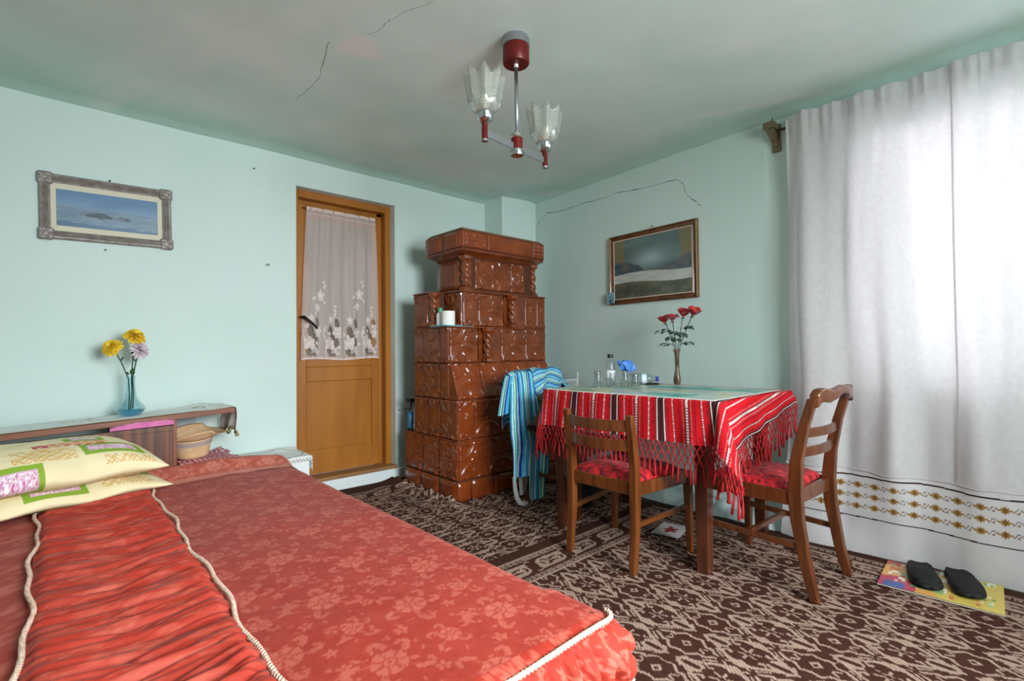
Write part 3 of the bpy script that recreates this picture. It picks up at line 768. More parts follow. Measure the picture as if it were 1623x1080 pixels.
def panel(name, xa, xb, ya, yb, step, right=False, head=False, ruched=False, lip=0.0):
    xs = list(np.arange(xa, xb + 1e-6, step)); drop = []
    ys = np.arange(ya, yb + 1e-6, step if not ruched else .0032)
    rad = .055
    s = np.array(xs + (list(xb + np.arange(1, 46) * .010) if right else []))
    S, Y = np.meshgrid(s, ys, indexing='ij')
    X = S.copy(); Zt = top_z(np.minimum(S, xb), Y)
    if right:
        e = np.clip(S - (xb - .0), 0, None); ang = np.clip(e / rad, 0, PI / 2)
        below = np.clip(e - rad * PI / 2, 0, None)
        X = np.where(S > xb, xb + np.sin(ang) * rad + .012 * np.clip(below / .2, 0, 1) * (.5 + .5 * np.sin(Y * 33 + 2 * fbm(Y * 4, S, 5))), S)
        Zt = np.where(S > xb, Zt - (1 - np.cos(ang)) * rad - below, Zt)
    if ruched:
        r1 = vnoise(X * 3.4 + 9, Y * 40 + .9 * np.sin(X * 11) + .5 * vnoise(X * 9, Y * 9, 47), 41); r2 = np.abs(vnoise(X * 6, Y * 95 + 1.2 * np.sin(X * 17), 43)) ** .6
        edge = sstep(0, .03, X - xa) * sstep(0, .03, xb - X)
        Zt = Zt + .002 + (.030 * (np.abs(r1) ** .55) + .010 * r2) * (.35 + .65 * edge)
    mm = dm.at(X * (1 if not ruched else .55) + .02, Y * (1 if not ruched else 1.35))
    if ruched: mm = np.clip(mm * .45 + .9 * np.clip(fbm(X * 9, Y * 60, 77) - .08, 0, 1), 0, 1)
    fz = fbm(X * 60, Y * 60, 4) * .25
    t = np.clip(mm * .75 + fz * .5 + .05, 0, 1)
    col = mixc(CV0, CV1, t)
    P = np.stack([X, Y, Zt], -1) - SO
    return grid(name, P, M_vel, spread, col=col)
panel('side_panel', .306, .945, BY0 + .034, 2.90, .0046, right=True)
panel('side_panel', -.70, -.020, BY0 + .02, 2.90, .02)
panel('ruched_panel', -.052, .324, BY0 + .02, 2.92, .012, ruched=True)
# head band of the spread, raised over a bolster, velvet sheen painted in as lighter pink
def head_band():
    xs = np.arange(BX0 + .03, .945, .008); n0 = len(xs)
    s = np.concatenate([xs, .945 + np.arange(1, 50) * .008]); ys = np.arange(2.895, 3.235, .006)
    S, Y = np.meshgrid(s, ys, indexing='ij'); rad = .07
    e = np.clip(S - .945, 0, None); ang = np.clip(e / rad, 0, PI / 2); below = np.clip(e - rad * PI / 2, 0, None)
    X = np.where(S > .945, .945 + np.sin(ang) * rad, S)
    Zt = top_z(np.minimum(S, .945), Y) + .002 + .004 * fbm(S * 12, Y * 30, 3)
    Zt = np.where(S > .945, Zt - (1 - np.cos(ang)) * rad - below, Zt) - .25 * np.clip((Y - 3.19) / .05, 0, 1) ** 2 * .4
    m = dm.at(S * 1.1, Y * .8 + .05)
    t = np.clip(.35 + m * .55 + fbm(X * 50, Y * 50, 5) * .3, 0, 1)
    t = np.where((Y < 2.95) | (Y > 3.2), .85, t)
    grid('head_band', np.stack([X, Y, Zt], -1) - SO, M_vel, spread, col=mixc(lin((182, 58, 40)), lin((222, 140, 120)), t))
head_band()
def rope(name, pts, r=.0085, pitch=.030, parent=None, m=None, off=None):
    P = [Vector(p) for p in pts]; L_ = [0]
    for a, b in zip(P[:-1], P[1:]): L_.append(L_[-1] + (b - a).length)
    n = max(12, int(L_[-1] / .005)); b = MB()
    xs = np.linspace(0, L_[-1], n); arr = np.array([[p.x, p.y, p.z] for p in P])
    C = np.stack([np.interp(xs, L_, arr[:, k]) for k in range(3)], -1)
    for ph in (0, PI):
        pts2 = []
        for i in range(n):
            t = Vector(C[min(i + 1, n - 1)] - C[max(i - 1, 0)]).normalized(); a = t.cross(Vector((0, 0, 1)))
            if a.length < 1e-3: a = Vector((1, 0, 0))
            a.normalize(); c = t.cross(a); th = ph + 2 * PI * xs[i] / pitch
            pts2.append(Vector(C[i]) + (a * math.cos(th) + c * math.sin(th)) * r * .5)
        b.tube(pts2, r * .62, 6)
    return b.build(name, m or M_rope, parent, smooth=True)
def zt(x, y): return float(top_z(np.array([[x]]), np.array([[y]]))[0, 0])
for x0 in (-.052, .322):
    pts = []
    for i, y in enumerate(np.linspace(BY0 + .01, 2.93, 60)):
        x = x0 + .008 * math.sin(y * 9 + x0 * 20) + .005 * math.sin(y * 23); pts.append((x - SO[0], y - SO[1], zt(x, y) + .016))
    rope('cord', pts, .0062, .022, spread)
# gathered foot flounce with cords
def flounce():
    per = []   # plan path of the foot edge: left to right, around the corner, a little up the right side
    for x in np.arange(BX0 + .04, .965, .004): per.append((x, BY0, 0, -1))
    for a in np.linspace(-PI / 2, 0, 24): per.append((.965 + .035 * math.cos(a), BY0 + .035 + .035 * math.sin(a), math.cos(a), math.sin(a)))
    for y in np.arange(BY0 + .035, BY0 + .20, .004): per.append((1.0, y, 1, 0))
    per = np.array(per); n = len(per); s = np.arange(n) * .004
    tt = np.linspace(0, 1, 40); Sg, Tg = np.meshgrid(s, tt, indexing='ij')
    g = np.abs(np.sin(Sg * 62 + 3.0 * fbm(Sg * 8, Tg * 1.2, 61))) ** .6; g2 = fbm(Sg * 34, Tg * 3, 62)
    out = .004 + Tg * .035 + (.030 * g + .022 * g2 - .006) * np.sin(np.clip(Tg * 1.15, 0, 1) * PI) ** .6 + .02 * np.sin(Tg * PI)
    zz = .365 - Tg * .145 - .03 * np.clip(1 - Tg * 8, 0, 1) * 0
    X = per[:, 0][:, None] + per[:, 2][:, None] * out; Y = per[:, 1][:, None] + per[:, 3][:, None] * out
    m = dm.at(Sg * 1.5, Tg * .22); t = np.clip(m * .95 + .05 + .3 * g2, 0, 1)
    grid('foot_flounce', np.stack([X, Y, zz], -1) - SO, M_vel, spread, col=mixc(CV0, CV1, t))
    # top strip joining the panels to the flounce
    k = 8; a = np.linspace(0, PI / 2, k); E = []
    zin = top_z(np.minimum(per[:, 0] - per[:, 2] * .05, .945), per[:, 1] - per[:, 3] * .05)
    for i in range(k):
        inn = .05 * (1 - math.sin(a[i])) - .004 * math.sin(a[i])
        E.append(np.stack([per[:, 0] - per[:, 2] * inn, per[:, 1] - per[:, 3] * inn, zin - (.022 + 0 * zin) * (1 - math.cos(a[i]))], -1))
    Eg = np.stack(E, 1); t = np.clip(dm.at(Eg[..., 0], Eg[..., 1]) * .75, 0, 1)
    grid('foot_edge', Eg - SO, M_vel, spread, col=mixc(CV0, CV1, t))
    rope('cord', [(per[i, 0] + per[i, 2] * .004 - SO[0], per[i, 1] + per[i, 3] * .004 - SO[1], .376 + .003 * math.sin(i * .05)) for i in range(0, 20 + int((.95 - BX0) / .004), 4)], .0068, .022, spread)
    rope('cord', [(per[i, 0] + per[i, 2] * (.042 + .012 * math.sin(i * .09)) - SO[0], per[i, 1] + per[i, 3] * (.042 + .012 * math.sin(i * .09)) - SO[1], .222 + .016 * math.sin(i * .06)) for i in range(0, n, 3)], .0068, .022, spread)
    # second, straight tier below
    tt = np.linspace(0, 1, 16); Sg, Tg = np.meshgrid(s, tt, indexing='ij')
    out = .018 + .012 * (.5 + .5 * np.sin(Sg * 60 + 2 * fbm(Sg * 6, Tg, 5)))
    X = per[:, 0][:, None] + per[:, 2][:, None] * out; Y = per[:, 1][:, None] + per[:, 3][:, None] * out; zz = .225 - Tg * .17
    m = dm.at(Sg, Tg * .17)
    grid('foot_skirt', np.stack([X, Y, zz], -1) - SO, M_vel, spread, col=mixc(CV0, CV1, np.clip(m * .75, 0, 1)))
flounce()
# ------------------------------------------------------------------ pillows
M_pil = mat('printed_cotton', L(255, 255, 255), L(244, 242, 238), scale=9, rough=0.85, bump=0.15, bscale=25, attr='Col', spec=.2)
PCOL = [lin(c) for c in ((240, 225, 184), (142, 174, 60), (226, 178, 210), (206, 92, 96), (224, 176, 104), (196, 110, 150), (230, 190, 120), (250, 244, 240))]
def pil_canvas(seed, w_, d_):
    c = Canvas(w_, d_, .0026); r = random.Random(seed)
    def hatch(x0, x1, y0, y1, v=4, rot=.6):
        for k in range(int((x1 - x0 + y1 - y0) / .018)):
            t = k * .018 + r.uniform(-.006, .006)
            for s in (1, -1):
                xa = x0 + t if s > 0 else x1 - t
                pts = [(xa, y0), (xa - s * (y1 - y0) * rot * 1.6 * r.uniform(.7, 1.3), y1)]
                a = c.a.copy(); c.line(pts, .0017, v); keep = (c.X > x0) & (c.X < x1) & (c.Y > y0) & (c.Y < y1); c.a = np.where(keep, c.a, a)
    def frame(x0, x1, y0, y1):
        g = .022
        c.rect(x0, x1, y0, y1, 1); c.rect(x0 + g, x1 - g, y0 + g, y1 - g, 2)
        for _ in range(int((x1 - x0) * (y1 - y0) * 15000)):
            c.ell(r.uniform(x0 + g + .004, x1 - g - .004), r.uniform(y0 + g + .004, y1 - g - .004), .0030, .0016, r.uniform(0, 3), r.choice((5, 7, 7)))
    if seed == 1:
        hatch(.30, .50, .055, .145, 4, .9); hatch(.58, .76, .012, .048)
        frame(.520, .735, .060, .160); frame(.20, .385, -.03, .050); frame(.50, .64, .215, .30); frame(.05, .18, .16, .30)
        c.rect(.38, .62, .155, .205, 3); c.rect(.43, .64, .172, .190, 6)
        for k in range(6): c.line([(.39 + k * .036, .155), (.41 + k * .036, .172)], .0022, 7); c.line([(.40 + k * .038, .19), (.38 + k * .038, .205)], .0022, 7)
    else:
        frame(.30, .50, .012, .088); frame(.03, .20, .02, .10); hatch(.55, .74, .02, .10); frame(.62, .78, .12, .22)
    return c
def pillow(name, loc, rz, w_, d_, h_, seed, label, tilt=(0, 0)):
    t = thing(name, loc, label, 'pillow', rot=(tilt[0], tilt[1], rz), group=None)
    n, m = 300, 200
    u = np.linspace(-1, 1, n); v = np.linspace(-1, 1, m)
    U, V = np.meshgrid(u, v, indexing='ij')
    prof = (np.clip(1 - np.abs(U) ** 4.0, 0, 1) ** .60) * (np.clip(1 - np.abs(V) ** 2.6, 0, 1) ** .55)
    X = w_ / 2 * U * (1 - .045 * (1 - V ** 2)) ; Y = d_ / 2 * V * (1 - .06 * (1 - U ** 2))
    wr_ = .010 * fbm(U * 2.2 + seed, V * 2.2, 5 + seed) + .004 * fbm(U * 7, V * 7, seed)
    c = pil_canvas(seed, w_, d_)
    idx = c.at((U + 1) / 2 * w_, (V + 1) / 2 * d_).astype(int)
    col = np.array(PCOL)[idx]
    top = np.stack([X, Y, h_ * (.42 + .58 * prof) * 1.0 - h_ * .42 + (h_ * .30) + wr_ * prof + .012 * np.sin(U * 9 + V * 4) * (1 - prof) * .6], -1)
    bot = np.stack([X, Y, h_ * .30 - h_ * .30 * prof + .012 * np.sin(U * 9 + V * 4) * (1 - prof) * .6 - .0015], -1)
    P = np.concatenate([top, bot[:, ::-1]], 1); Cc = np.concatenate([col, col[:, ::-1]], 1)
    P = np.concatenate([P, P[:, :1]], 1); Cc = np.concatenate([Cc, Cc[:, :1]], 1)
    grid('pillowcase', P, M_pil, t, col=Cc)
    return t
pillow('pillow', (-.055, 2.895, .386), math.radians(16), .80, .50, .13, 0, 'lower cream printed pillow lying flat on the bedspread under the other pillow')
pillow('pillow', (-.075, 2.872, .475), math.radians(14), .80, .52, .20, 1, 'upper cream pillow printed with green framed lilac patches, topmost on the bed', (math.radians(3), 0))

# ------------------------------------------------------------------ headboard cabinet and what stands on it
M_zebra = mat('striped_veneer', L(64, 34, 22), L(126, 74, 46), scale=9, stretch=(5, 1, .12), rough=0.35, coat=0.2, detail=6)
M_edge = wood('cabinet_edge', L(116, 64, 42), L(138, 80, 52), stretch=(.7, 8, 8), rough=.4)
M_greyb = mat('grey_backboard', L(176, 188, 190), rough=.8)
cab = thing('headboard_cabinet', (.766, 3.245, 0), 'low striped wood headboard cabinet standing along the wall behind the pillows', 'cabinet', rz=math.radians(1.5))
# local x runs left (negative), local y to the wall
TILT = .045
def bz_(x): return .700 + TILT * min(0, x + .0) * 1.0
tb = MB(); tb.ring_loft([[(-1.75, 0, bz_(-1.75) - .028), (-1.75, .30, bz_(-1.75) - .028), (-1.75, .30, bz_(-1.75)), (-1.75, 0, bz_(-1.75))],
                         [(0, 0, bz_(0) - .028), (0, .335, bz_(0) - .028), (0, .335, bz_(0)), (0, 0, bz_(0))]])
tb.build('top_board', M_edge, cab, bevel=.002)
MB().box(-1.75, -.298, .012, .032, .06, .600, .002).build('door', M_zebra, cab)
dd = MB(); dd.add([(-1.75, .012, .60), (-.298, .012, .60), (-.298, .012, .628), (-1.3, .012, .603), (-1.75, .032, .60), (-.298, .032, .60), (-.298, .032, .628), (-1.3, .032, .603)],
                  [(0, 1, 2, 3), (4, 7, 6, 5), (3, 2, 6, 7), (1, 5, 6, 2), (0, 3, 7, 4), (0, 4, 5, 1)])
dd.build('door_top_strip', M_zebra, cab)
MB().box(-.30, -.282, .012, .33, .06, .665, .002).build('side_panel', M_edge, cab)
MB().box(-1.75, -1.73, .034, .30, .06, .59, .002).build('side_panel', M_edge, cab)
MB().box(-.282, .012, .0, .33, .376, .404, .003).build('lower_shelf', M_edge, cab)
MB().box(-.282, .006, .02, .33, .03, .376, .003).build('plinth_box', M_edge, cab)
MB().box(-1.73, -.30, .034, .30, .03, .06).build('bottom', M_edge, cab)
MB().box(-.282, -.13, .322, .334, .404, .669).build('back_panel', M_greyb, cab)
cab_w = lambda x, y, z: tuple(Matrix.Translation((.766, 3.245, 0)) @ Matrix.Rotation(math.radians(1.5), 4, 'Z') @ Vector((x, y, z)))
# lace runner
M_lace = mat('grey_lace', L(255, 255, 255), attr='Col', rough=.9)
def runner():
    t = thing('lace_runner', cab_w(0, 0, .70), 'white lace runner with embroidered sprigs on the headboard top, hanging over its end', 'runner', rz=math.radians(1.5))
    nx_, ny_ = 420, 80
    s = np.linspace(-1.72, .150, nx_); y = np.linspace(.012, .30, ny_); S, Y = np.meshgrid(s, y, indexing='ij')
    X = np.where(S > .004, .006 + .004 * np.sin(np.clip(S, 0, 1) * 40), S); z0 = TILT * np.minimum(S, 0)
    Zz = np.where(S > .004, -(S - .004) * (1 + .12 * np.sin(Y * 55)) , z0 + .003 + .012 * np.exp(-((S + .12) / .07) ** 2) * (Y - .05) / .25 * 1.2 + .001 * fbm(S * 20, Y * 20, 1))
    X = X + np.where(S > .004, .010 * np.sin(Y * 38) * np.clip(S / .1, 0, 1) + .003, 0)
    base = mixc(lin((222, 226, 222)), lin((236, 238, 236)), np.clip(.5 + fbm(S * 30, Y * 30, 2), 0, 1))
    c = Canvas(1.9, .3, .004); r = random.Random(5)
    for cx in (.18, .55, 1.05, 1.62, 1.70):
        for k in range(9):
            c.ell(cx + r.uniform(-.08, .08), .16 + r.uniform(-.07, .07), .016, .006, r.uniform(0, 3), r.choice((1, 2, 3)))
    k = c.at(S + 1.72, Y).astype(int)
    for i, cc_ in ((1, (128, 128, 106)), (2, (168, 158, 120)), (3, (190, 186, 150))): base[k == i] = lin(cc_)
    scal = (np.minimum(Y - .012, .30 - Y) < .006) & (S < .004); base[scal] = lin((178, 170, 140))
    base[(S > .135)] = lin((140, 132, 96))
    grid('lace', np.stack([X, Y, Zz], -1), M_lace, t, col=base, thick=.0015)
    h = MB()
    for j in range(9):
        yy = .02 + j * .033; h.lathe([(0, -.012), (.010, -.008), (.012, 0), (.008, .008), (0, .01)], (.010 + .010 * math.sin(yy * 38), yy, -.146 * (1 + .12 * math.sin(yy * 55))), 8)
    h.build('tassel_edge', mat('olive_tassel', L(150, 140, 92), rough=.9), t, smooth=True)
runner()
# pink cloth stuffed under the board
pk = thing('pink_cloth', cab_w(-.43, .112, .636), 'folded pink towel stuffed between the headboard top and its striped door', 'cloth', rz=math.radians(1.5))
S, Y = np.meshgrid(np.linspace(-.14, .132, 60), np.linspace(-.125, .10, 24), indexing='ij')
hh_ = np.clip((S + .14) / .10, 0, 1) ** .6 * np.clip((.14 - S) / .03, 0, 1) ** .5
topz = .004 + (.026 + TILT * .3 * (S + .1)) * hh_ + .002 * np.sin(S * 160); botz = np.where(True, -.004 + .03 * (S), 0)
edge_ = np.clip((Y + .125) / .02, 0, 1) ** .5
P = np.concatenate([np.stack([S, Y, botz + (topz - botz) * edge_], -1), np.stack([S, Y, botz], -1)[:, ::-1]], 1)
grid('folded_towel', P, mat('pink_towel', L(222, 128, 178), L(206, 110, 162), scale=30, rough=.95, bump=.3, bscale=120), pk)
# flower vase
M_vglass = thin_glass('blue_glass', (0.74, 0.93, 0.97, 1), 0.16)
M_vbase = mat('deep_blue_glass', L(84, 176, 206), rough=.08, trans=.75, ior=1.3)
vz = .700 + TILT * (.295 - .766) + .004
vs_ = thing('glass_vase', (.295, 3.40, vz), 'pale blue glass vase with a squat bulb on the headboard runner', 'vase')
MB().lathe([(.042, .0), (.050, .012), (.064, .028), (.068, .040), (.060, .052), (.042, .072), (.028, .098), (.021, .14), (.019, .18), (.021, .205), (.024, .215)], n=36, cap=False).build('body', M_vglass, vs_, smooth=True)
MB().lathe([(0, .0), (.041, .0), (.0485, .012), (.0625, .028), (.058, .033), (0, .034)], n=32).build('base', M_vbase, vs_, smooth=True)
M_stem = mat('dark_stem', L(52, 74, 62), L(38, 58, 50), scale=20, rough=.6)
M_leaf = mat('dark_leaf', L(44, 78, 48), L(60, 96, 60), scale=20, rough=.5)
def petal_flower(parent, c, tilt_dir, r, layers, m, n, curl=.35, pet_w=.5, name='petals', up0=.15, up1=1.1):
    b = MB(); T_ = Vector(tilt_dir).normalized(); q = Vector((0, 0, 1)).rotation_difference(T_).to_matrix().to_4x4(); q.translation = Vector(c)
    for l in range(layers):
        rl = r * (1 - l * .8 / layers); up = up0 + up1 * l / layers
        for k in range(n - l):
            a = 2 * PI * (k + .5 * (l % 2)) / (n - l) + random.uniform(-.1, .1)
            pts = []; ns = 5
            for i in range(ns + 1):
                t = i / ns; rad_ = rl * t; z = rl * (up * t - curl * t * t) + l * r * .05 + random.uniform(-.10, .10) * r * t
                wd = rl * pet_w * math.sin(PI * min(.97, .12 + t * .82)) ** .7
                ca, sa = math.cos(a), math.sin(a)
                for s in (-1, 0, 1):
                    pts.append(q @ Vector((rad_ * ca - s * wd * sa, rad_ * sa + s * wd * ca, z + (.10 * rl * abs(s)))))
            base = len(b.v); b.v += [tuple(p) for p in pts]
            for i in range(ns):
                for j in range(2):
                    o_ = base + i * 3 + j; b.f.append((o_, o_ + 1, o_ + 4, o_ + 3))
    return b.build(name, m, parent, smooth=True)
def leaf(b, base, direction, ln, wd, droop=.3):
    d = Vector(direction).normalized(); sd = d.cross(Vector((0, 0, 1)))
    if sd.length < .05: sd = Vector((1, 0, 0))
    sd.normalize(); k = len(b.v)
    for i in range(6):
        t = i / 5; w_ = wd * math.sin(PI * min(.98, .05 + t * .95)) ** .8
        c = Vector(base) + d * ln * t - Vector((0, 0, 1)) * droop * ln * t * t
        up = Vector((0, 0, .18 * w_))
        b.v += [tuple(c - sd * w_ + up), tuple(c), tuple(c + sd * w_ + up)]
    for i in range(5):
        for j in range(2):
            o_ = k + i * 3 + j; b.f.append((o_, o_ + 1, o_ + 4, o_ + 3))
M_yel = mat('yellow_petal', L(250, 222, 70), L(244, 204, 50), scale=20, rough=.6, translucent=.25)
M_lil = mat('pale_lilac_petal', L(226, 210, 216), L(212, 194, 204), scale=20, rough=.6, translucent=.25)
fl_specs = [
 ('yellow_flower', 'yellow cloth flower leaning out to the side of the blue vase', (-.080, -.02, .368), M_yel, .052, (-.55, -.65, .55)),
 ('yellow_flower', 'upright yellow cloth flower, highest of the three in the blue vase', (.014, -.03, .425), M_yel, .055, (.25, -.55, .8)),
 ('lilac_flower', 'pale lilac daisy flower drooping from the blue glass vase', (.034, -.05, .355), M_lil, .054, (.55, -.75, .3))]
for i, (nm, lb, c, m, r, td) in enumerate(fl_specs):
    f = thing(nm, (.295, 3.40, vz), lb, 'flower')
    petal_flower(f, c, td, r, 7 if i < 2 else 4, m, 15 if i < 2 else 16, curl=.25, pet_w=.26 if i < 2 else .15, up0=.05, up1=1.5)
    foot = Vector(((-.008, 0, .008)[i], (.0, .006, -.006)[i], .036)); neck = Vector(((-.010, .003, .008)[i], 0, .20)); top_ = Vector(c) - Vector(td).normalized() * .004
    mid = (neck + top_) / 2 + Vector((0, 0, .012))
    MB().tube([foot, foot.lerp(neck, .5) + Vector((.004, .003, 0)), neck, mid, top_], [.0032, .0032, .003, .003, .0035], 7).build('stem', M_stem, f, smooth=True)
    b = MB()
    leaf(b, mid, (.4 - .5 * i, -.4, .9), .035, .008, .1); leaf(b, neck + Vector((0, 0, .02)), (-.3 + .4 * i, -.5, .8), .05 if i == 1 else .025, .012 if i == 1 else .006, .1)
    b.build('leaves', M_leaf, f, smooth=True)
    cal = MB().lathe([(.003, -.02), (.012, -.004), (.014, .004)], n=10); q = Vector((0, 0, 1)).rotation_difference(Vector(td)).to_matrix().to_4x4(); q.translation = Vector(c)
    cal.v = [tuple(q @ Vector(p)) for p in cal.v]; cal.build('calyx', M_stem, f, smooth=True)
# doily and straw hat in the open compartment
M_red = mat('red_print_cloth', L(255, 255, 255), attr='Col', rough=.9)
dl = thing('red_doily', cab_w(-.135, .16, .404), 'red and white crocheted mat under the straw hat', 'mat', rz=math.radians(1.5))
S, Y = np.meshgrid(np.linspace(-.14, .15, 90), np.linspace(-.155, .15, 90), indexing='ij')
pt = (np.sin(S * 260 + 3 * np.sin(Y * 60)) * np.sin(Y * 210) > .2) | (vnoise(S * 120, Y * 90, 3) > .5)
col = np.where(pt[..., None], lin((232, 200, 204)), lin((176, 46, 72)))
Zd = .004 + .012 * np.clip(fbm(S * 9, Y * 9, 8) + .3, 0, 1) + .015 * np.clip((S - .09) / .05, 0, 1) * np.clip((Y + .05) / .2, 0, 1)
grid('crochet', np.stack([S + .012 * np.sin(Y * 40), Y + .008 * np.sin(S * 50), Zd], -1), M_red, dl, col=col, thick=.004)
M_straw = mat('straw', L(214, 172, 128), L(228, 192, 150), scale=30, stretch=(1, 1, 6), rough=.8, bump=.35, bscale=110)
hat = thing('straw_hat', cab_w(-.185, .135, .423), 'straw sun hat lying upside down on the red mat in the headboard shelf', 'hat', rot=(math.radians(4), math.radians(-3), 0))
def hw(a, i):
    dent = 1 - .22 * math.exp(-(((a - .77) / .05) ** 2)) * (1 if i in (2, 3, 4) else (.5 if i in (1, 5) else 0))
    return dent
MB().lathe([(0, 0), (.062, 0), (.078, .006), (.084, .02), (.088, .04), (.092, .06), (.096, .08), (.099, .098), (.101, .112)], n=48, cap=False, wob=hw).build('crown', M_straw, hat, smooth=True)
br = MB(); n = 48; rings = []
for k in range(7):
    t = k / 6
    rings.append([((.100 + t * (.045 + .035 * (math.cos(a) > 0) * math.cos(a))) * math.cos(a), (.100 + t * .045) * math.sin(a), .112 + t * (.030 + .020 * math.cos(a) - .020 * math.cos(2 * a)) - .02 * t * t * (1 if math.cos(a) > .6 else 0)) for a in [2 * PI * j / n for j in range(n)]])
br.ring_loft(rings, cap=False); bo = br.build('brim', M_straw, hat, smooth=True); sm = bo.modifiers.new('solid', 'SOLIDIFY'); sm.thickness = .003
A_, Zb = np.meshgrid(np.linspace(0, 2 * PI, 193), np.linspace(.074, .104, 10), indexing='ij')
rb = .0985 + (Zb - .08) * .14 + .0012
bandc = np.where(((np.sin(A_ * 48 + (Zb - .074) * 420) > .1) ^ (np.sin(A_ * 48 - (Zb - .074) * 420) > .1))[..., None], lin((52, 46, 96)), lin((224, 200, 172)))
grid('hat_band', np.stack([rb * np.cos(A_), rb * np.sin(A_), Zb], -1), mat('navy_pattern_band', L(255, 255, 255), attr='Col', rough=.8), hat, col=bandc)
# white lace covered bedside chest
ns = thing('bedside_chest', (1.03, 3.40, 0), 'small low chest by the bed head between the headboard and the door', 'chest')
MB().box(-.165, .165, -.155, .185, .02, .352, .004).build('body', M_white, ns)
for sx in (-.13, .13):
    for sy in (-.12, .15): MB().box(sx - .018, sx + .018, sy - .018, sy + .018, .006, .022).build('foot', M_edge, ns)
lc = thing('lace_cover', (1.03, 3.40, .353), 'white lace cover with pierced edge and red print over the bedside chest', 'cloth')
a0, b0 = .17, .16
S, Y = np.meshgrid(np.linspace(-.24, .255, 150), np.linspace(-.19, .19, 110), indexing='ij')
ex = np.clip(np.abs(S) - a0, 0, None) * np.sign(S); ey = np.clip(-Y - b0, 0, None)
X_ = np.clip(S, -a0, a0) + np.sign(ex) * (.006 * np.sin(Y * 60) * (np.abs(ex) > 0) + .004 * (np.abs(ex) > 0)); Y_ = np.maximum(Y, -b0) - .006 * (ey > 0)
Zc = .006 - np.abs(ex) - ey + .008 * np.clip(fbm(S * 8, Y * 8, 14), 0, 1) + .016 * np.exp(-(((S - .1) / .08) ** 2 + ((Y - .14) / .06) ** 2))
cc = mixc(lin((232, 230, 228)), lin((214, 214, 212)), np.clip(.5 + fbm(S * 12, Y * 12, 6), 0, 1))
hole = ((np.abs(ex) > .01) | (ey > .01)) & (np.sin(S * 300) * np.sin(Y * 330) > .35); cc[hole] = lin((110, 104, 100))
tri = ((np.abs((S + .12) % .11 - .05) + (Y - .02) * .8) < .03) & (Y > -.03) & (Y < .05) & (S < 0.02); cc[tri] = lin((214, 110, 120))
cc[(np.abs(np.hypot(S - .02, Y + .02) - .14) < .004)] = lin((150, 148, 140))
grid('cover', np.stack([X_, Y_, Zc], -1), M_lace, lc, col=cc, thick=.002)

# ------------------------------------------------------------------ pictures
M_print = mat('print_under_glass', L(255, 255, 255), attr='Col', rough=.25, coat=.3)
def frame_pic(name, label, loc, rz, w_, h_, fw, fm, slip, slipm, prof, tilt=0.0):
    t = thing(name, loc, label, 'picture', rot=(tilt, 0, rz))
    for side, (ax, ln, pos, rot) in enumerate((('x', w_, h_ / 2, 0), ('x', w_, h_ / 2, PI), ('y', h_, w_ / 2, PI / 2), ('y', h_, w_ / 2, -PI / 2))):
        b = MB(); rings = []
        for e in (-1, 1):
            rings.append([(e * (ln / 2 - fw * q[0]), -q[1], pos - fw * q[0]) for q in prof])
        b.ring_loft(rings)
        R = Matrix.Rotation(rot, 4, 'Y'); b.v = [tuple(R @ Vector(p)) for p in b.v]
        b.build('frame_rail', fm, t)
    return t
prof_a = [(0, 0), (0, .016), (.12, .024), (.3, .026), (.5, .018), (.62, .021), (.8, .014), (1.0, .010), (1.0, 0)]
M_silver = mat('silvered_frame', L(128, 118, 112), L(158, 150, 146), scale=30, rough=.45, metal=.35, bump=.4, bscale=90)
M_matb = mat('cream_mount', L(214, 208, 186), rough=.8)
pa = frame_pic('framed_landscape', 'wide misty blue landscape in an ornate silvery grey frame on the left wall', (.213, YA, 1.810), 0, .580, .347, .046, M_silver, 0, None, prof_a, tilt=0)
pa.rotation_euler = (math.radians(0), math.radians(-1.3), 0)
for sx in (-1, 1):
    for sz_ in (-1, 1):
        b = MB(); cx, cz = sx * (.29 - .026), sz_ * (.1735 - .026)
        b.box(cx - .032, cx + .032, -.030, -.004, cz - .032, cz + .032, .008)
        for k in range(5): b.lathe([(0, 0), (.009, .0), (.007, .005), (0, .007)], n=8)
        for k in range(5):
            a = k * 2 * PI / 5
            for i in range(32):
                q = len(b.v) - 160 + k * 32 + i; x, y, z = b.v[q]; b.v[q] = (cx + x + .017 * math.cos(a), -.030 - z, cz + y + .017 * math.sin(a))
        b.build('corner_ornament', M_silver, pa)
MB().box(-.25, .25, -.008, -.002, -.134, .134).build('mount', M_matb, pa)
S, V = np.meshgrid(np.linspace(-.222, .222, 300), np.linspace(-.098, .098, 140), indexing='ij')
u = (S + .222) / .444; v = (V + .098) / .196
sky = mixc(lin((132, 160, 186)), lin((96, 130, 164)), np.clip(v * 1.1 + .4 * fbm(u * 4, v * 6, 1), 0, 1))
gr = mixc(lin((98, 124, 146)), lin((126, 148, 164)), np.clip(.5 + fbm(u * 8, v * 22, 2), 0, 1))
hz = .60 - .10 * u + .02 * fbm(u * 7, u * 0, 3)
c = np.where((v > hz)[..., None], sky, gr)
bush = np.exp(-(((u - .40) / .16) ** 2 + ((v - .38) / .10) ** 2)) + .6 * np.exp(-(((u - .68) / .10) ** 2 + ((v - .36) / .09) ** 2)) + .45 * fbm(u * 16, v * 12, 7)
c = np.where((bush > .62)[..., None], lin((72, 86, 100)), c); c = np.where(((bush > .45) & (bush <= .62))[..., None], lin((104, 118, 130)), c)
c = np.where(((v < .16 - .1 * u + .08 * fbm(u * 12, v * 8, 9)))[..., None], lin((80, 112, 140)), c)
grid('print', np.stack([S, np.full_like(S, -.0095), V], -1), M_print, pa, col=c)
nail((.214, YA, 1.992), 'black nail holding the silvery framed landscape at its top edge', 'y')
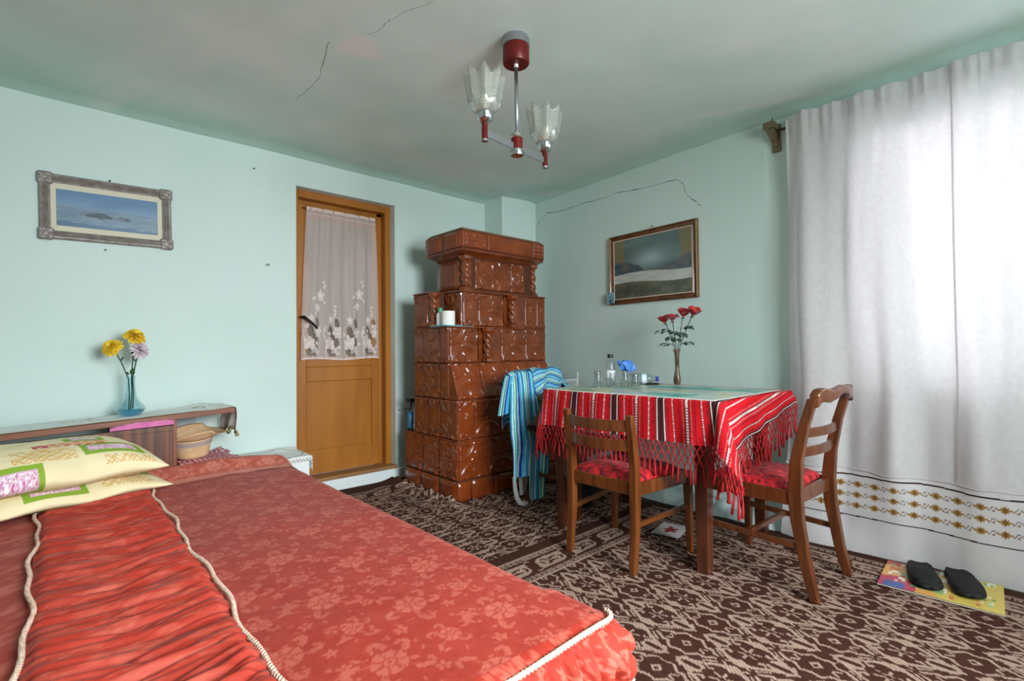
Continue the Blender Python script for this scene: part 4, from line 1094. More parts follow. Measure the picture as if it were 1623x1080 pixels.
prof_b = [(0, 0), (0, .020), (.2, .024), (.35, .017), (.75, .012), (.85, .016), (1.0, .012), (1.0, 0)]
M_brownf = mat('brown_burr_frame', L(74, 42, 22), L(120, 72, 36), scale=26, rough=.35, coat=.4)
angB = math.atan2(.14, 2.4)
pbx = xwall(2.02) - .001
pb = frame_pic('framed_print', 'dim grey green landscape print in a brown burr frame above the dining table', (pbx, 2.02, 1.630), -PI / 2 - angB, .758, .535, .040, M_brownf, 0, None, prof_b)
MB().box(-.345, .345, -.010, -.002, -.234, .234).build('backing', M_matb, pb)
gl = MB()
for q in ((-.345, .345, .224, .234), (-.345, .345, -.234, -.224)): gl.box(q[0], q[1], -.014, -.010, q[2], q[3])
for q in ((-.345, -.335, -.224, .224), (.335, .345, -.224, .224)): gl.box(q[0], q[1], -.014, -.010, q[2], q[3])
gl.build('slip', mat('pale_pink_slip', L(214, 190, 174), rough=.6), pb)
M_gilt = mat('gilt', L(190, 150, 96), rough=.4, metal=.5)
for q in ((-.379, -.372, -.26, .26), (.372, .379, -.26, .26)): MB().box(q[0], q[1], -.0255, -.018, q[2], q[3]).build('gilt_edge', M_gilt, pb)
S, V = np.meshgrid(np.linspace(-.335, .335, 260), np.linspace(-.224, .224, 180), indexing='ij')
u = (S + .335) / .67; v = (V + .224) / .448
c = mixc(lin((74, 92, 94)), lin((104, 122, 118)), np.clip(.5 + fbm(u * 3, v * 5, 2), 0, 1))
lightp = np.exp(-(((u - .5) / .22) ** 2 + ((v - .62) / .14) ** 2)); c = c * (1 - lightp[..., None] * .7) + lin((170, 190, 190)) * lightp[..., None] * .7
side = (np.abs(u - .5) > .36 + .05 * fbm(u * 3, v * 9, 3)); c = np.where(side[..., None] & (v > .4)[..., None], lin((120, 112, 84)), c)
hill = v < .52 + .10 * np.sin(u * 6.5 + 1) + .06 * fbm(u * 9, v, 4); c = np.where((hill & (v > .38))[..., None], mixc(lin((62, 84, 96)), lin((98, 96, 92)), np.clip(.5 + 1.2 * fbm(u * 14, v * 14, 6), 0, 1)), c)
riv = (v < .40 + .03 * np.sin(u * 5)) & (v > .24 + .03 * np.sin(u * 5 + .5)); c = np.where(riv[..., None], mixc(lin((168, 176, 172)), lin((196, 194, 188)), np.clip(.5 + fbm(u * 8, v * 30, 8), 0, 1)), c)
low = v < .24 + .03 * np.sin(u * 5 + .5); c = np.where(low[..., None], mixc(lin((70, 76, 66)), lin((106, 104, 86)), np.clip(.5 + fbm(u * 12, v * 12, 9), 0, 1)), c)
grid('print', np.stack([S, np.full_like(S, -.0115), V], -1), M_print, pb, col=c)
nl = nail((xwall(2.0) + .0, 2.005, 1.915), 'small dark nail above the brown framed print on the right wall', 'x')
card = thing('tucked_card', (pbx - .019, 2.372, 1.372), 'small blue picture card tucked into the lower corner of the brown framed print', 'card', rot=(0, math.radians(0), -PI / 2 - angB))
S, V = np.meshgrid(np.linspace(-.028, .040, 24), np.linspace(0, .085, 28), indexing='ij')
cc = mixc(lin((52, 96, 130)), lin((150, 196, 212)), np.clip(.5 + 1.3 * fbm(S * 60, V * 60, 2), 0, 1)); cc[:2] = cc[-2:] = lin((210, 220, 224))
grid('card_face', np.stack([S, np.full_like(S, -.008), V], -1), M_print, card, col=cc, thick=.001)

# ------------------------------------------------------------------ ceiling lamp
M_chrome = mat('chrome', L(196, 198, 200), rough=.18, metal=1.0)
M_chrome2 = mat('brushed_steel', L(168, 170, 174), rough=.35, metal=.9)
M_redmet = mat('red_enamel', L(104, 20, 15), L(88, 17, 13), scale=6, rough=.35, metal=.2)
M_cut = thin_glass('pressed_glass', (0.95, 0.96, 0.93, 1), 0.30, .08, 0.16)
lx_, ly_ = 1.497, 1.603
lamp = thing('ceiling_lamp', (lx_, ly_, 1.876), 'two armed red and chrome ceiling lamp with fluted glass tulip shades', 'ceiling lamp', rz=math.radians(7))
zc = ceil_z(lx_, ly_) - 1.876
MB().lathe([(.056, zc + .004), (.060, zc - .012), (.061, zc - .040), (.056, zc - .042), (0, zc - .042)], n=32).build('ceiling_cap', M_chrome2, lamp, smooth=False)
MB().lathe([(.058, zc - .030), (.059, zc - .036), (.059, zc - .112), (.055, zc - .118), (0, zc - .118)], n=32).build('canopy', M_redmet, lamp, autosmooth=35)
MB().cyl((0, 0, zc - .117), (0, 0, zc - .132), .010, .010, 10).build('nut', M_plw, lamp)
MB().cyl((0, 0, zc - .118), (0, 0, .085), .0085, .0085, 14).build('rod', M_chrome2, lamp, smooth=True)
MB().lathe([(0, 0), (.028, 0), (.030, .006), (.030, .024), (.026, .028)], n=28).build('hub_base', M_chrome, lamp, autosmooth=35)
MB().lathe([(.026, .027), (.026, .077), (0, .077)], n=28).build('hub', M_redmet, lamp, autosmooth=35)
MB().lathe([(.026, .076), (.029, .08), (.029, .092), (.02, .10), (0, .10)], n=28).build('hub_cap', M_chrome, lamp, autosmooth=35)
for s in (-1, 1):
    MB().box(min(s * .024, s * .205), max(s * .024, s * .205), -.003, .003, .022, .052, .001).build('arm', M_chrome2, lamp)
    MB().lathe([(0, .006), (.0125, .006), (.0125, .072), (.010, .076), (0, .076)], (s * .205, 0, 0), 18).build('socket', M_redmet, lamp, autosmooth=35)
    MB().lathe([(0, .0), (.014, .0), (.014, .008), (0, .008)], (s * .205, 0, 0), 16).build('socket_cap', M_chrome2, lamp)
    MB().lathe([(.012, .074), (.026, .082), (.034, .092), (.036, .118), (.032, .124), (0, .124)], (s * .205, 0, 0), 24).build('shade_holder', M_chrome, lamp, autosmooth=35)
    g = MB(); n = 96; rings = []
    prof = [(.031, .112), (.044, .122), (.056, .138), (.063, .160), (.067, .190), (.071, .222), (.077, .250), (.081, .266)]
    for i, (r, z) in enumerate(prof):
        t = i / (len(prof) - 1); ring = []
        for j in range(n):
            a = 2 * PI * j / n; fl_ = math.cos(8 * a)
            rr_ = r * (1 + (.015 + .10 * t ** 1.5) * fl_) + (.0012 * math.cos(40 * a) if t < .5 else 0)
            zz_ = z + (.018 * max(0, t - .8) / .2 * (fl_ * .7 + .3 * math.cos(24 * a)))
            ring.append((s * .205 + rr_ * math.cos(a), rr_ * math.sin(a), zz_))
        rings.append(ring)
    g.ring_loft(rings, cap=False); go = g.build('glass_shade', M_cut, lamp, smooth=True); q = go.modifiers.new('solid', 'SOLIDIFY'); q.thickness = .004
    rg = MB()
    for k in range(7):
        z = .134 + k * .011; r = .0475 + k * .0024
        rg.tube([(s * .205 + r * math.cos(a), r * math.sin(a), z) for a in np.linspace(0, 2 * PI, 33)[:-1]], .0016, 5, closed=True)
    rg.build('shade_rings', M_cut, go, smooth=True)
    rb_ = MB()
    for k in range(8):
        a = 2 * PI * k / 8
        rb_.tube([(s * .205 + r * 1.06 * math.cos(a), r * 1.06 * math.sin(a), z) for r, z in prof[3:]], [.002, .003, .004, .005, .004], 6)
    rb_.build('shade_flutes', M_cut, go, smooth=True)
    MB().lathe([(.010, .12), (.014, .13), (.022, .155), (.024, .172), (.018, .19), (0, .198)], (s * .205, 0, 0), 18).build('bulb', mat('bulb_glass', L(228, 226, 214), rough=.15, trans=.4), lamp, smooth=True)
# ------------------------------------------------------------------ window curtain with embroidered hem
M_cur = mat('white_curtain_cotton', L(234, 228, 229), L(228, 221, 223), scale=40, rough=.9, translucent=.42, bump=.08, bscale=300, spec=.1)
M_curc = mat('embroidered_cotton', L(255, 255, 255), attr='Col', rough=.9, translucent=.35, spec=.1)
cur = thing('window_curtain', (3.06, 1.04, 0), 'floor length white cotton curtain with brown embroidered hem bands over the window', 'curtain')
CO = np.array([3.06, 1.04, 0.])
def cur_x(Y, Zc):
    s = (1.045 - Y)
    t = np.clip((2.30 - Zc) / 2.3, 0, 1)
    base = 3.075 - .03 * sstep(.1, .55, t) - .125 * sstep(.60, 1.0, t)
    f1 = np.sin(s * 21 + 3.0 * fbm(s * 1.9, t * .7, 71) + .6) * (.012 + .030 * sstep(.03, .3, t)) * (1 - .75 * sstep(.80, .9, t))
    f2 = np.sin(s * 47 + 3 * fbm(s * 3, t * .8, 72)) * (.007 + .006 * (1 - t)) * (1 - .8 * sstep(.78, .88, t))
    top = np.sin(s * 120 + 4 * fbm(s * 9, t, 73)) * .006 * (1 - sstep(0.0, .10, t))
    bot = .030 * fbm(s * 3.2, t * 5, 75) * sstep(.85, 1.0, t) - .035 * sstep(.93, 1.0, t) * (.5 + .5 * np.sin(s * 7))
    return base + f1 + f2 + top + bot
def cur_part(name, y0, y1, z0, z1, ny_, nz_, m, dx=0.0, colf=None):
    Y, Zc = np.meshgrid(np.linspace(y0, y1, ny_), np.linspace(z0, z1, nz_), indexing='ij')
    Zw = Zc + np.where(Zc > 2.27, .010 * np.abs(np.sin((1.045 - Y) * 21 + 2 * fbm(Y * 5, Y * 0, 3))) ** .5 * (Zc - 2.27) / .05, 0)
    X = cur_x(Y, Zc) + dx + np.where(np.abs(Zc - 2.285) < .03, -.006, 0)
    return grid(name, np.stack([X, Y, Zw], -1) - CO, m, cur, col=colf(Y, Zc) if colf else None, thick=.0)
cur_part('curtain_width', 1.045, .318, .395, 2.325, 260, 160, M_cur)
cur_part('curtain_width', .330, -.98, .395, 2.325, 400, 160, M_cur, -.006)
emb = Canvas(.075, .30, .0018, wrap=True)
for zz in (.085, .135, .185):
    emb.flower(.0375, zz, .017, 8, 1, 2, 0, .45); emb.ell(.0375, zz, .026, .006, 0, 1); emb.ell(.0375, zz, .007, .011, 0, 2)
    for sx in (-1, 1):
        for k in range(3): emb.ell(.0375 + sx * (.026 + k * .005), zz + (k - 1) * .006 * sx, .0028, .0022, .6, 2)
        emb.ell(.0375 + sx * .0345, zz + .009, .0022, .0022, 0, 3); emb.ell(.0375 + sx * .0345, zz - .009, .0022, .0022, 0, 3)
emb.rect(0, .075, .0335 - .003, .0335 + .003, 4); emb.rect(0, .075, .2265 - .003, .2265 + .003, 4)
EC = [lin(c) for c in ((232, 226, 227), (176, 138, 82), (140, 98, 48), (70, 60, 52), (62, 36, 34))]
def embcol(Y, Zc):
    zc = Zc - .145 + .004 * np.sin(Y * 9)
    k = emb.at((1.045 - Y), np.clip(zc, 0.0, .2995)).astype(int)
    k = np.where((zc < 0) | (zc > .26), 0, k)
    return np.array(EC)[k]
cur_part('embroidered_hem', 1.045, -.98, .014, .398, 940, 160, M_curc, -.004, embcol)
sm_ = []
for y in np.linspace(1.045, -.98, 260): sm_.append((float(cur_x(np.array(y), np.array(.398))) - .006 - CO[0], y - CO[1], .398 + .002 * math.sin(y * 40)))
MB().tube(sm_, .0028, 5).build('seam', M_cur, cur, smooth=True)
M_brass = mat('dull_brass', L(150, 132, 104), L(126, 110, 86), scale=14, rough=.35, metal=.8)
rail = thing('curtain_rail', (3.18, 1.13, 2.20), 'dull brass curtain rail with a curved wall bracket near the ceiling', 'curtain rail')
MB().box(-.012, .0, -.03, .02, -.015, .15, .003).build('wall_plate', M_brass, rail)
bkt = MB(); secs = []
for t in np.linspace(0, 1, 9):
    secs.append(((-.012 - .105 * t ** 1.6, .0 + .0 * t, .03 + .085 * t ** .7), (0, .016 + .012 * t, 0), (.004, 0, .012)))
bkt.beam(secs); bkt.box(-.125, -.055, -.032, .03, .095, .135, .003); bkt.build('bracket', M_brass, rail)
MB().cyl((-.056, -.01, .092), (-.056, -2.12, .092), .009, .009, 12).build('rod', M_brass, rail, smooth=True)
MB().tube([(-.075, -.005, .13), (-.075, -.005, .155), (-.08, -.012, .165)], .003, 6).build('hook', M_iron, rail)

# ------------------------------------------------------------------ lace curtain on the door
def lace_door():
    m = bpy.data.materials.new('sheer_lace'); m.use_nodes = True; nt = m.node_tree; b = nt.nodes['Principled BSDF']
    at_ = nt.nodes.new('ShaderNodeAttribute'); at_.attribute_name = 'Col'
    sep = nt.nodes.new('ShaderNodeSeparateColor'); nt.links.new(at_.outputs['Color'], sep.inputs[0])
    b.inputs['Base Color'].default_value = L(232, 216, 210); b.inputs['Roughness'].default_value = .9
    tr_ = nt.nodes.new('ShaderNodeBsdfTransparent'); mx = nt.nodes.new('ShaderNodeMixShader')
    nt.links.new(sep.outputs[0], mx.inputs[0]); nt.links.new(tr_.outputs[0], mx.inputs[1]); nt.links.new(b.outputs[0], mx.inputs[2])
    nt.links.new(mx.outputs[0], nt.nodes['Material Output'].inputs['Surface'])
    t = thing('lace_curtain', (1.60, 3.70, .958), 'sheer white lace curtain with flower border covering the door window', 'curtain')
    W_, H_ = .90, 1.12
    c = Canvas(W_, H_, .0035, val=.50); r = random.Random(4)
    c.a += .06 * fbm(c.X * 30, c.Y * 4, 3)
    def outl(x, y, rx, ry, a):
        c.ell(x, y, rx, ry, a, .92); c.ell(x, y, rx - .0045, ry - .0045, a, .72)
    def big(x, y, s):
        for k in range(5):
            a = k * 2 * PI / 5 + .3; outl(x + math.cos(a) * .026 * s, y + math.sin(a) * .026 * s, .020 * s, .015 * s, a)
        c.ell(x, y, .009 * s, .009 * s, 0, .97)
    def small(x, y):
        for k in range(5):
            a = k * 2 * PI / 5; c.ell(x + math.cos(a) * .0085, y + math.sin(a) * .0085, .0065, .0065, 0, .95)
        c.ell(x, y, .004, .004, 0, .25)
    # open-work holes, then motifs over them
    for x in (.12, .34, .56, .78):
        for (dx, y, rx, ry) in ((.03, .13, .035, .06), (-.02, .21, .03, .045), (.05, .27, .022, .04), (-.04, .07, .03, .03)): c.ell(x + dx, y, rx, ry, .3, .12)
        c.ell(x + .0, .035, .05, .012, 0, .15)
        big(x - .03, .12, 1.15); big(x + .06, .20, .9); big(x - .02, .30, .7)
        for k in range(4): outl(x + .06 - .02 * k, .05 + .022 * k, .022, .010, .7 + k * .5)
        for k in range(10): small(x + r.uniform(-.09, .09), .08 + r.uniform(0, .18))
        c.line([(x - .08, .05), (x - .07, .12), (x - .10, .19), (x - .08, .25)], .004, .95)
        for k in range(3): outl(x + .03, .34 + k * .03, .014, .008, 1.2 + k)
    for x, y in ((.20, .47), (.66, .50)):
        big(x, y, .95); big(x - .03, y - .09, .7); outl(x - .07, y - .02, .024, .012, .3); outl(x + .04, y + .07, .02, .009, 1.2); outl(x + .045, y - .05, .016, .009, 2.); outl(x + .03, y + .1, .012, .008, .8)
    c.rect(0, W_, 0, .014, .85); c.rect(0, W_, H_ - .02, H_, .85); c.rect(0, W_, H_ - .05, H_ - .044, .8)
    n, mm = 330, 300
    u = np.linspace(0, 1, n); v = np.linspace(0, 1, mm); U, V = np.meshgrid(u, v, indexing='ij')
    wd = .620 - .075 * V ** 1.4
    X = (U - .5) * wd + .006 + .006 * V + .012 * np.sin(U * 31 + 1) * (1 - V * .5) * 0
    Y = -.006 + .011 * np.sin(U * 38 + 2.5 * fbm(U * 3, V, 5)) * (1 - .45 * V) + .004 * np.sin(U * 120) * np.clip((V - .9) / .1, 0, 1)
    Zz = V * 1.125 + .006 * np.sin(U * 9) * (1 - V)
    a = c.at(U * W_, V * H_)
    col = np.stack([a, a, a], -1)
    grid('lace', np.stack([X, Y, Zz], -1), m, t, col=col)
    MB().cyl((-.285, .004, 1.112), (.285, .004, 1.112), .0035, .0035, 8).build('wire', M_iron, t)
lace_door()

# ------------------------------------------------------------------ dining table, cloth, mat
M_twood = wood('dark_table_wood', L(64, 30, 18), L(92, 46, 26), rough=.3, coat=.5)
TX0, TX1, TY0, TY1, TZ = 2.12, 2.96, 1.00, 2.06, .782
tab = thing('dining_table', (2.54, 1.53, 0), 'dark wooden dining table under the red striped cloth by the wall', 'table')
MB().box(TX0 - 2.54, TX1 - 2.54, TY0 - 1.53, TY1 - 1.53, TZ - .026, TZ, .005).build('tabletop', M_twood, tab)
ap = MB(); i_ = .06
MB().box(TX0 + i_ - 2.54, TX1 - i_ - 2.54, TY0 + i_ + .03 - 1.53, TY0 + i_ + .05 - 1.53, TZ - .115, TZ - .026).build('apron', M_twood, tab)
MB().box(TX0 + i_ - 2.54, TX1 - i_ - 2.54, TY1 - i_ - .05 - 1.53, TY1 - i_ - .03 - 1.53, TZ - .115, TZ - .026).build('apron', M_twood, tab)
MB().box(TX0 + i_ - .01 - 2.54, TX0 + i_ + .01 - 2.54, TY0 + .1 - 1.53, TY1 - .1 - 1.53, TZ - .115, TZ - .026).build('apron', M_twood, tab)
MB().box(TX1 - .17 - 2.54, TX1 - .15 - 2.54, TY0 + .1 - 1.53, TY1 - .1 - 1.53, TZ - .115, TZ - .026).build('apron', M_twood, tab)
for lx_ in (2.158, 2.79):
    for ly_, fz in ((1.10, .012), (1.95, .006)):
        MB().beam([((lx_ - 2.54, ly_ - 1.53, fz), (.026, 0, 0), (0, .026, 0)), ((lx_ - 2.54, ly_ - 1.53, .45), (.030, 0, 0), (0, .030, 0)), ((lx_ - 2.54, ly_ - 1.53, TZ - .026), (.030, 0, 0), (0, .030, 0))]).build('leg', M_twood, tab, bevel=.003)
M_cloth = mat('woven_red_cloth', L(255, 255, 255), L(236, 232, 230), scale=60, rough=.9, bump=.2, bscale=260, attr='Col', spec=.15)
M_fringe = mat('red_fringe_cord', L(176, 22, 30), L(150, 16, 24), scale=60, rough=.85)
cloth = thing('tablecloth', (2.54, 1.53, TZ), 'red woven tablecloth with black and white stripes and knotted fringe on the table', 'tablecloth')
CLO = np.array([2.54, 1.53, TZ])
QN, QF, QR, QB = np.array([TX0 - .20, TY0 - .27]), np.array([TX0 - .21, TY1 + .15]), np.array([TX1 + .02, TY0 - .07]), np.array([TX1 + .03, TY1 + .03])
def flat(a, b):
    return (QN * ((1 - a) * (1 - b))[..., None] + QF * (a * (1 - b))[..., None] + QR * ((1 - a) * b)[..., None] + QB * (a * b)[..., None])
def drape(Pf, top=TZ):
    x, y = Pf[..., 0], Pf[..., 1]; r0 = .02
    qx = np.clip(x, TX0 + r0, TX1 - r0); qy = np.clip(y, TY0 + r0, TY1 - r0)
    dx, dy = x - qx, y - qy; dd_ = np.hypot(dx, dy); nx_, ny_ = dx / (dd_ + 1e-9), dy / (dd_ + 1e-9)
    d = np.clip(dd_ - r0, 0, None)
    br_ = .012; ang = np.clip(d / br_, 0, PI / 2); below = np.clip(d - br_ * PI / 2, 0, None)
    corner = np.abs(nx_ * ny_) * 2
    s = np.where(np.abs(nx_) > np.abs(ny_), y, x)
    rip = .5 + .5 * np.sin(s * 24 + 2.5 * fbm(s * 4, s * 0 + 2, 91))
    out = r0 * np.minimum(dd_ / r0, 1) + np.sin(ang) * br_ + below * (.04 + .10 * rip) + corner * below * np.where(y > 1.5, .04, .40)
    z = top + .003 - (1 - np.cos(ang)) * br_ - below * (1 - .05 * corner)
    return np.stack([qx + nx_ * out, qy + ny_ * out, z], -1)
NA, NB = 800, 250
A_, B_ = np.meshgrid(np.linspace(0, 1, NA), np.linspace(0, 1, NB), indexing='ij')
PF = flat(A_, B_)
sA = A_ * 1.51 - .27 + 1.0          # woven position along the length, in room metres
ph = ((sA - 1.56) / .28) % 1.0; dc = np.minimum(ph, 1 - ph) * .28; 
jj = B_ * 1.07
RED, BLK, WHT, DRED = lin((204, 22, 34)), lin((48, 34, 36)), lin((232, 222, 216)), lin((128, 16, 24))
cc = np.broadcast_to(RED, A_.shape + (3,)).copy()
tint = 1 + .10 * fbm(A_ * 300, B_ * 8, 3); cc = cc * tint[..., None]
def put(mask, c): cc[mask] = c
put(dc < .026, BLK)
put((dc < .010) & (np.sin(jj * 330) * np.cos(dc * 900) > .45), DRED)
put(np.abs(dc - .0190) < .0022, WHT)
put(np.abs(dc - .0300) < .0015, BLK); put((np.abs(dc - .0390) < .004) & (np.sin(jj * 520) > .1), BLK)
put(np.abs(dc - .0650) < .0040, BLK * .8 + DRED * .2); put((np.abs(dc - .0650) < .0030) & (np.sin(jj * 620) > -.3), WHT)
mid_ = np.abs(dc - .14)
put((np.abs(dc - .100) < .0018), BLK); put((np.abs(dc - .118) < .0022) & (np.sin(jj * 620) > 0), WHT * .55 + BLK * .45)
put(dc > .1335, WHT * .9 + RED * .1); put((dc > .1335) & (np.sin(jj * 480) > .75), BLK)
put(np.abs(dc - .131) < .0016, BLK)
fp = drape(PF)
grid('woven_cloth', fp - CLO, M_cloth, cloth, col=cc, thick=.0)
# knotted fringe along the three free hems
def hem(n, f):
    t = np.linspace(0, 1, n); return t, f(t)
fr_b = MB(); fr_t = MB()
def fringe(afun, n, rowlen=.033, rows=3, tlen=.075):
    t = np.linspace(0, 1, n); z_ = np.zeros_like(t)
    a, b = afun(t); P = drape(flat(a, b)) - CLO
    # outward direction: from flat position
    Pf = flat(a, b); qx = np.clip(Pf[:, 0], TX0, TX1); qy = np.clip(Pf[:, 1], TY0, TY1)
    nv_ = np.stack([Pf[:, 0] - qx, Pf[:, 1] - qy], -1); ln = np.hypot(nv_[:, 0], nv_[:, 1])
    ok = ln > .025; nv_ = nv_ / (ln[:, None] + 1e-9)
    prev = [tuple(p) for p in P]; cur_ = prev
    rows_pts = [P]
    for r in range(rows):
        Q = []
        src = rows_pts[-1]
        for i in range(len(src) - 1):
            m_ = (src[i] + src[i + 1]) / 2; k = min(i, n - 1)
            m_ = m_ + np.array([nv_[k, 0] * .003 + random.uniform(-.003, .003), nv_[k, 1] * .003 + random.uniform(-.003, .003), -rowlen * random.uniform(.8, 1.1)])
            Q.append(m_)
        Q = np.array(Q)
        for i in range(len(Q)):
            if not (ok[min(i, n - 1)] and ok[min(i + 1, n - 1)]): continue
            for s_ in (src[i], src[i + 1]):
                md = (s_ + Q[i]) / 2 + np.array([random.uniform(-.002, .002), random.uniform(-.002, .002), -.003])
                fr_b.tube([s_, md, Q[i]], .0029, 5, cap=False)
        rows_pts.append(Q)
    last = rows_pts[-1]
    for i in range(0, len(last)):
        if not ok[min(i, n - 1)]: continue
        q = last[i]; l_ = tlen * random.uniform(.6, 1.25); sw_ = np.array([random.uniform(-.012, .012), random.uniform(-.012, .012), 0])
        fr_t.tube([q, q + sw_ * .4 + np.array([0, 0, -l_ * .45]), q + sw_ + np.array([0, 0, -l_])], [.0036, .0052, .0062], 6)
fringe(lambda t: (t, np.zeros_like(t)), 52)
fringe(lambda t: (np.zeros_like(t), t), 34)
fringe(lambda t: (np.ones_like(t), t * .55), 18)
o = fr_b.build('fringe_net', M_fringe, cloth, smooth=True); o['kind'] = 'stuff'
o = fr_t.build('fringe_tassels', M_fringe, cloth, smooth=True); o['kind'] = 'stuff'
# printed vinyl mat
S, Y = np.meshgrid(np.linspace(-.40, .36, 160), np.linspace(-.50, .525, 200), indexing='ij')
M_vinyl = mat('printed_vinyl', L(255, 255, 255), attr='Col', rough=.4, coat=.15)
cc = mixc(lin((196, 206, 196)), lin((150, 170, 162)), np.clip(.5 + 1.2 * fbm(S * 5, Y * 5, 6), 0, 1))
bl = fbm(S * 6 + 3, Y * 4, 16); cc[bl > .16] = lin((92, 176, 164)); cc[bl > .32] = lin((60, 150, 140)); cc[(bl < -.24)] = lin((206, 200, 150)); cc[bl < -.36] = lin((120, 150, 100))
e_ = np.minimum(np.minimum(S + .40, .36 - S), np.minimum(Y + .50, .525 - Y)); cc[e_ < .012] = lin((226, 228, 222))
Zv = .0055 + .0012 * fbm(S * 9, Y * 9, 3) - .010 * np.clip((-.395 - S) / .02, 0, 1)
vm = thing('vinyl_mat', (2.54, 1.53, TZ), 'glossy printed vinyl mat in pale green and turquoise on the tablecloth', 'table mat')
grid('mat_sheet', np.stack([S - .018 * (Y > .05) * np.exp(-((Y - .3) / .25) ** 2), Y, Zv], -1), M_vinyl, vm, col=cc, thick=.0012)
TT = TZ + .0075

# ------------------------------------------------------------------ chairs
M_cwood = wood('brown_chair_wood', L(70, 33, 13), L(102, 53, 23), rough=.32, coat=.4)
M_cwood2 = wood('honey_chair_wood', L(80, 40, 14), L(116, 63, 26), rough=.32, coat=.4)
M_redvel = mat('crushed_red_velvet', L(74, 0, 6), L(206, 24, 36), scale=34, rough=.6, bump=.8, bscale=50, sheen=.05, detail=2)
def cushion(t, w_, d_, z, hh, taper=.93, m=None):
    n = 40; U, V = np.meshgrid(np.linspace(-1, 1, n), np.linspace(-1, 1, n), indexing='ij')
    pr_ = (np.clip(1 - np.abs(U) ** 4, 0, 1) * np.clip(1 - np.abs(V) ** 4, 0, 1)) ** .35
    wx = w_ / 2 * (taper + (1 - taper) * (V + 1) / 2)
    X = U * wx; Y = V * d_ / 2 * (1 - .05 * U ** 2)
    top = np.stack([X, Y, z + hh * pr_ + .004 * fbm(U * 3, V * 3, 3) * pr_], -1); bot = np.stack([X, Y, np.full_like(X, z)], -1)
    grid('seat_cushion', np.concatenate([top, bot[:, ::-1]], 1), m or M_redvel, t)
def chair_tall(name, loc, rz, label, group=None, wm=None, foot=.010):
    wm = wm or M_cwood
    t = thing(name, loc, label, 'chair', rz=rz)
    W_, D_ = .40, .42
    sec = lambda x, y, z, hx, hy: ((x, y, z), (hx, 0, 0), (0, hy, 0))
    for s in (-1, 1):
        x = s * (W_ / 2 - .018)
        path = [(.0, -.265, foot, .015, .017), (0, -.235, .14, .017, .020), (0, -.205, .32, .018, .024), (0, -.198, .43, .018, .026), (0, -.208, .56, .017, .022), (0, -.238, .70, .016, .018), (0, -.272, .815, .016, .017)]
        MB().beam([sec(x + s * .006 * (z > .5), y, z, hx, hy) for _, y, z, hx, hy in path]).build('back_leg', wm, t, bevel=.004)
        MB().beam([sec(s * (W_ / 2 + .002), D_ / 2 - .03, foot, .013, .013), sec(s * (W_ / 2 + .002), D_ / 2 - .03, .25, .017, .017), sec(s * (W_ / 2 + .002), D_ / 2 - .03, .425, .020, .020)]).build('front_leg', wm, t, bevel=.003)
        MB().beam([((s * (W_ / 2 - .014), -.21, .215), (.008, 0, 0), (0, 0, .012)), ((s * W_ / 2, D_ / 2 - .03, .225), (.008, 0, 0), (0, 0, .012))]).build('stretcher', wm, t, bevel=.002)
        MB().beam([((s * (W_ / 2 - .016), -.19, .405), (.010, 0, 0), (0, 0, .030)), ((s * (W_ / 2 + .004), D_ / 2 - .02, .405), (.010, 0, 0), (0, 0, .030))]).build('seat_rail', wm, t, bevel=.003)
    MB().box(-W_ / 2 - .0, W_ / 2 + .0, D_ / 2 - .035, D_ / 2 - .013, .375, .435, .003).build('seat_rail', wm, t)
    MB().box(-W_ / 2 + .02, W_ / 2 - .02, -.205, -.183, .375, .432, .003).build('seat_rail', wm, t)
    MB().box(-W_ / 2 + .03, W_ / 2 - .03, -.015, .005, .21, .232, .002).build('stretcher', wm, t)
    # crest rail, curved and rolled into the posts
    b = MB(); secs = []
    for k in range(21):
        u_ = -1 + 2 * k / 20; ax = abs(u_)
        x = u_ * (W_ / 2 - .004); y = -.272 - .035 * (1 - u_ * u_) - .006; z = .838 - .012 * (1 - math.cos(u_ * PI)) * .5 + .008 * math.cos(u_ * 2 * PI) - .030 * max(0, ax - .86) / .14
        hz = .021 + .006 * (ax > .55) - .004 * (ax < .3)
        secs.append(((x, y, z), (0, .014 + .004 * ax, 0), (0, 0, hz)))
    b.beam(secs); b.build('crest_rail', wm, t, bevel=.007)
    for zc_, hz in ((.592, .020), (.672, .019)):
        b = MB(); secs = []
        yb = -.212 if zc_ < .63 else -.230
        for k in range(13):
            u_ = -1 + 2 * k / 12
            secs.append(((u_ * (W_ / 2 - .024), yb - .028 * (1 - u_ * u_), zc_), (0, .006, 0), (0, 0, hz)))
        b.beam(secs).build('back_slat', wm, t, bevel=.002)
    cushion(t, W_ - .01, D_ - .07, .428, .045)
    return t
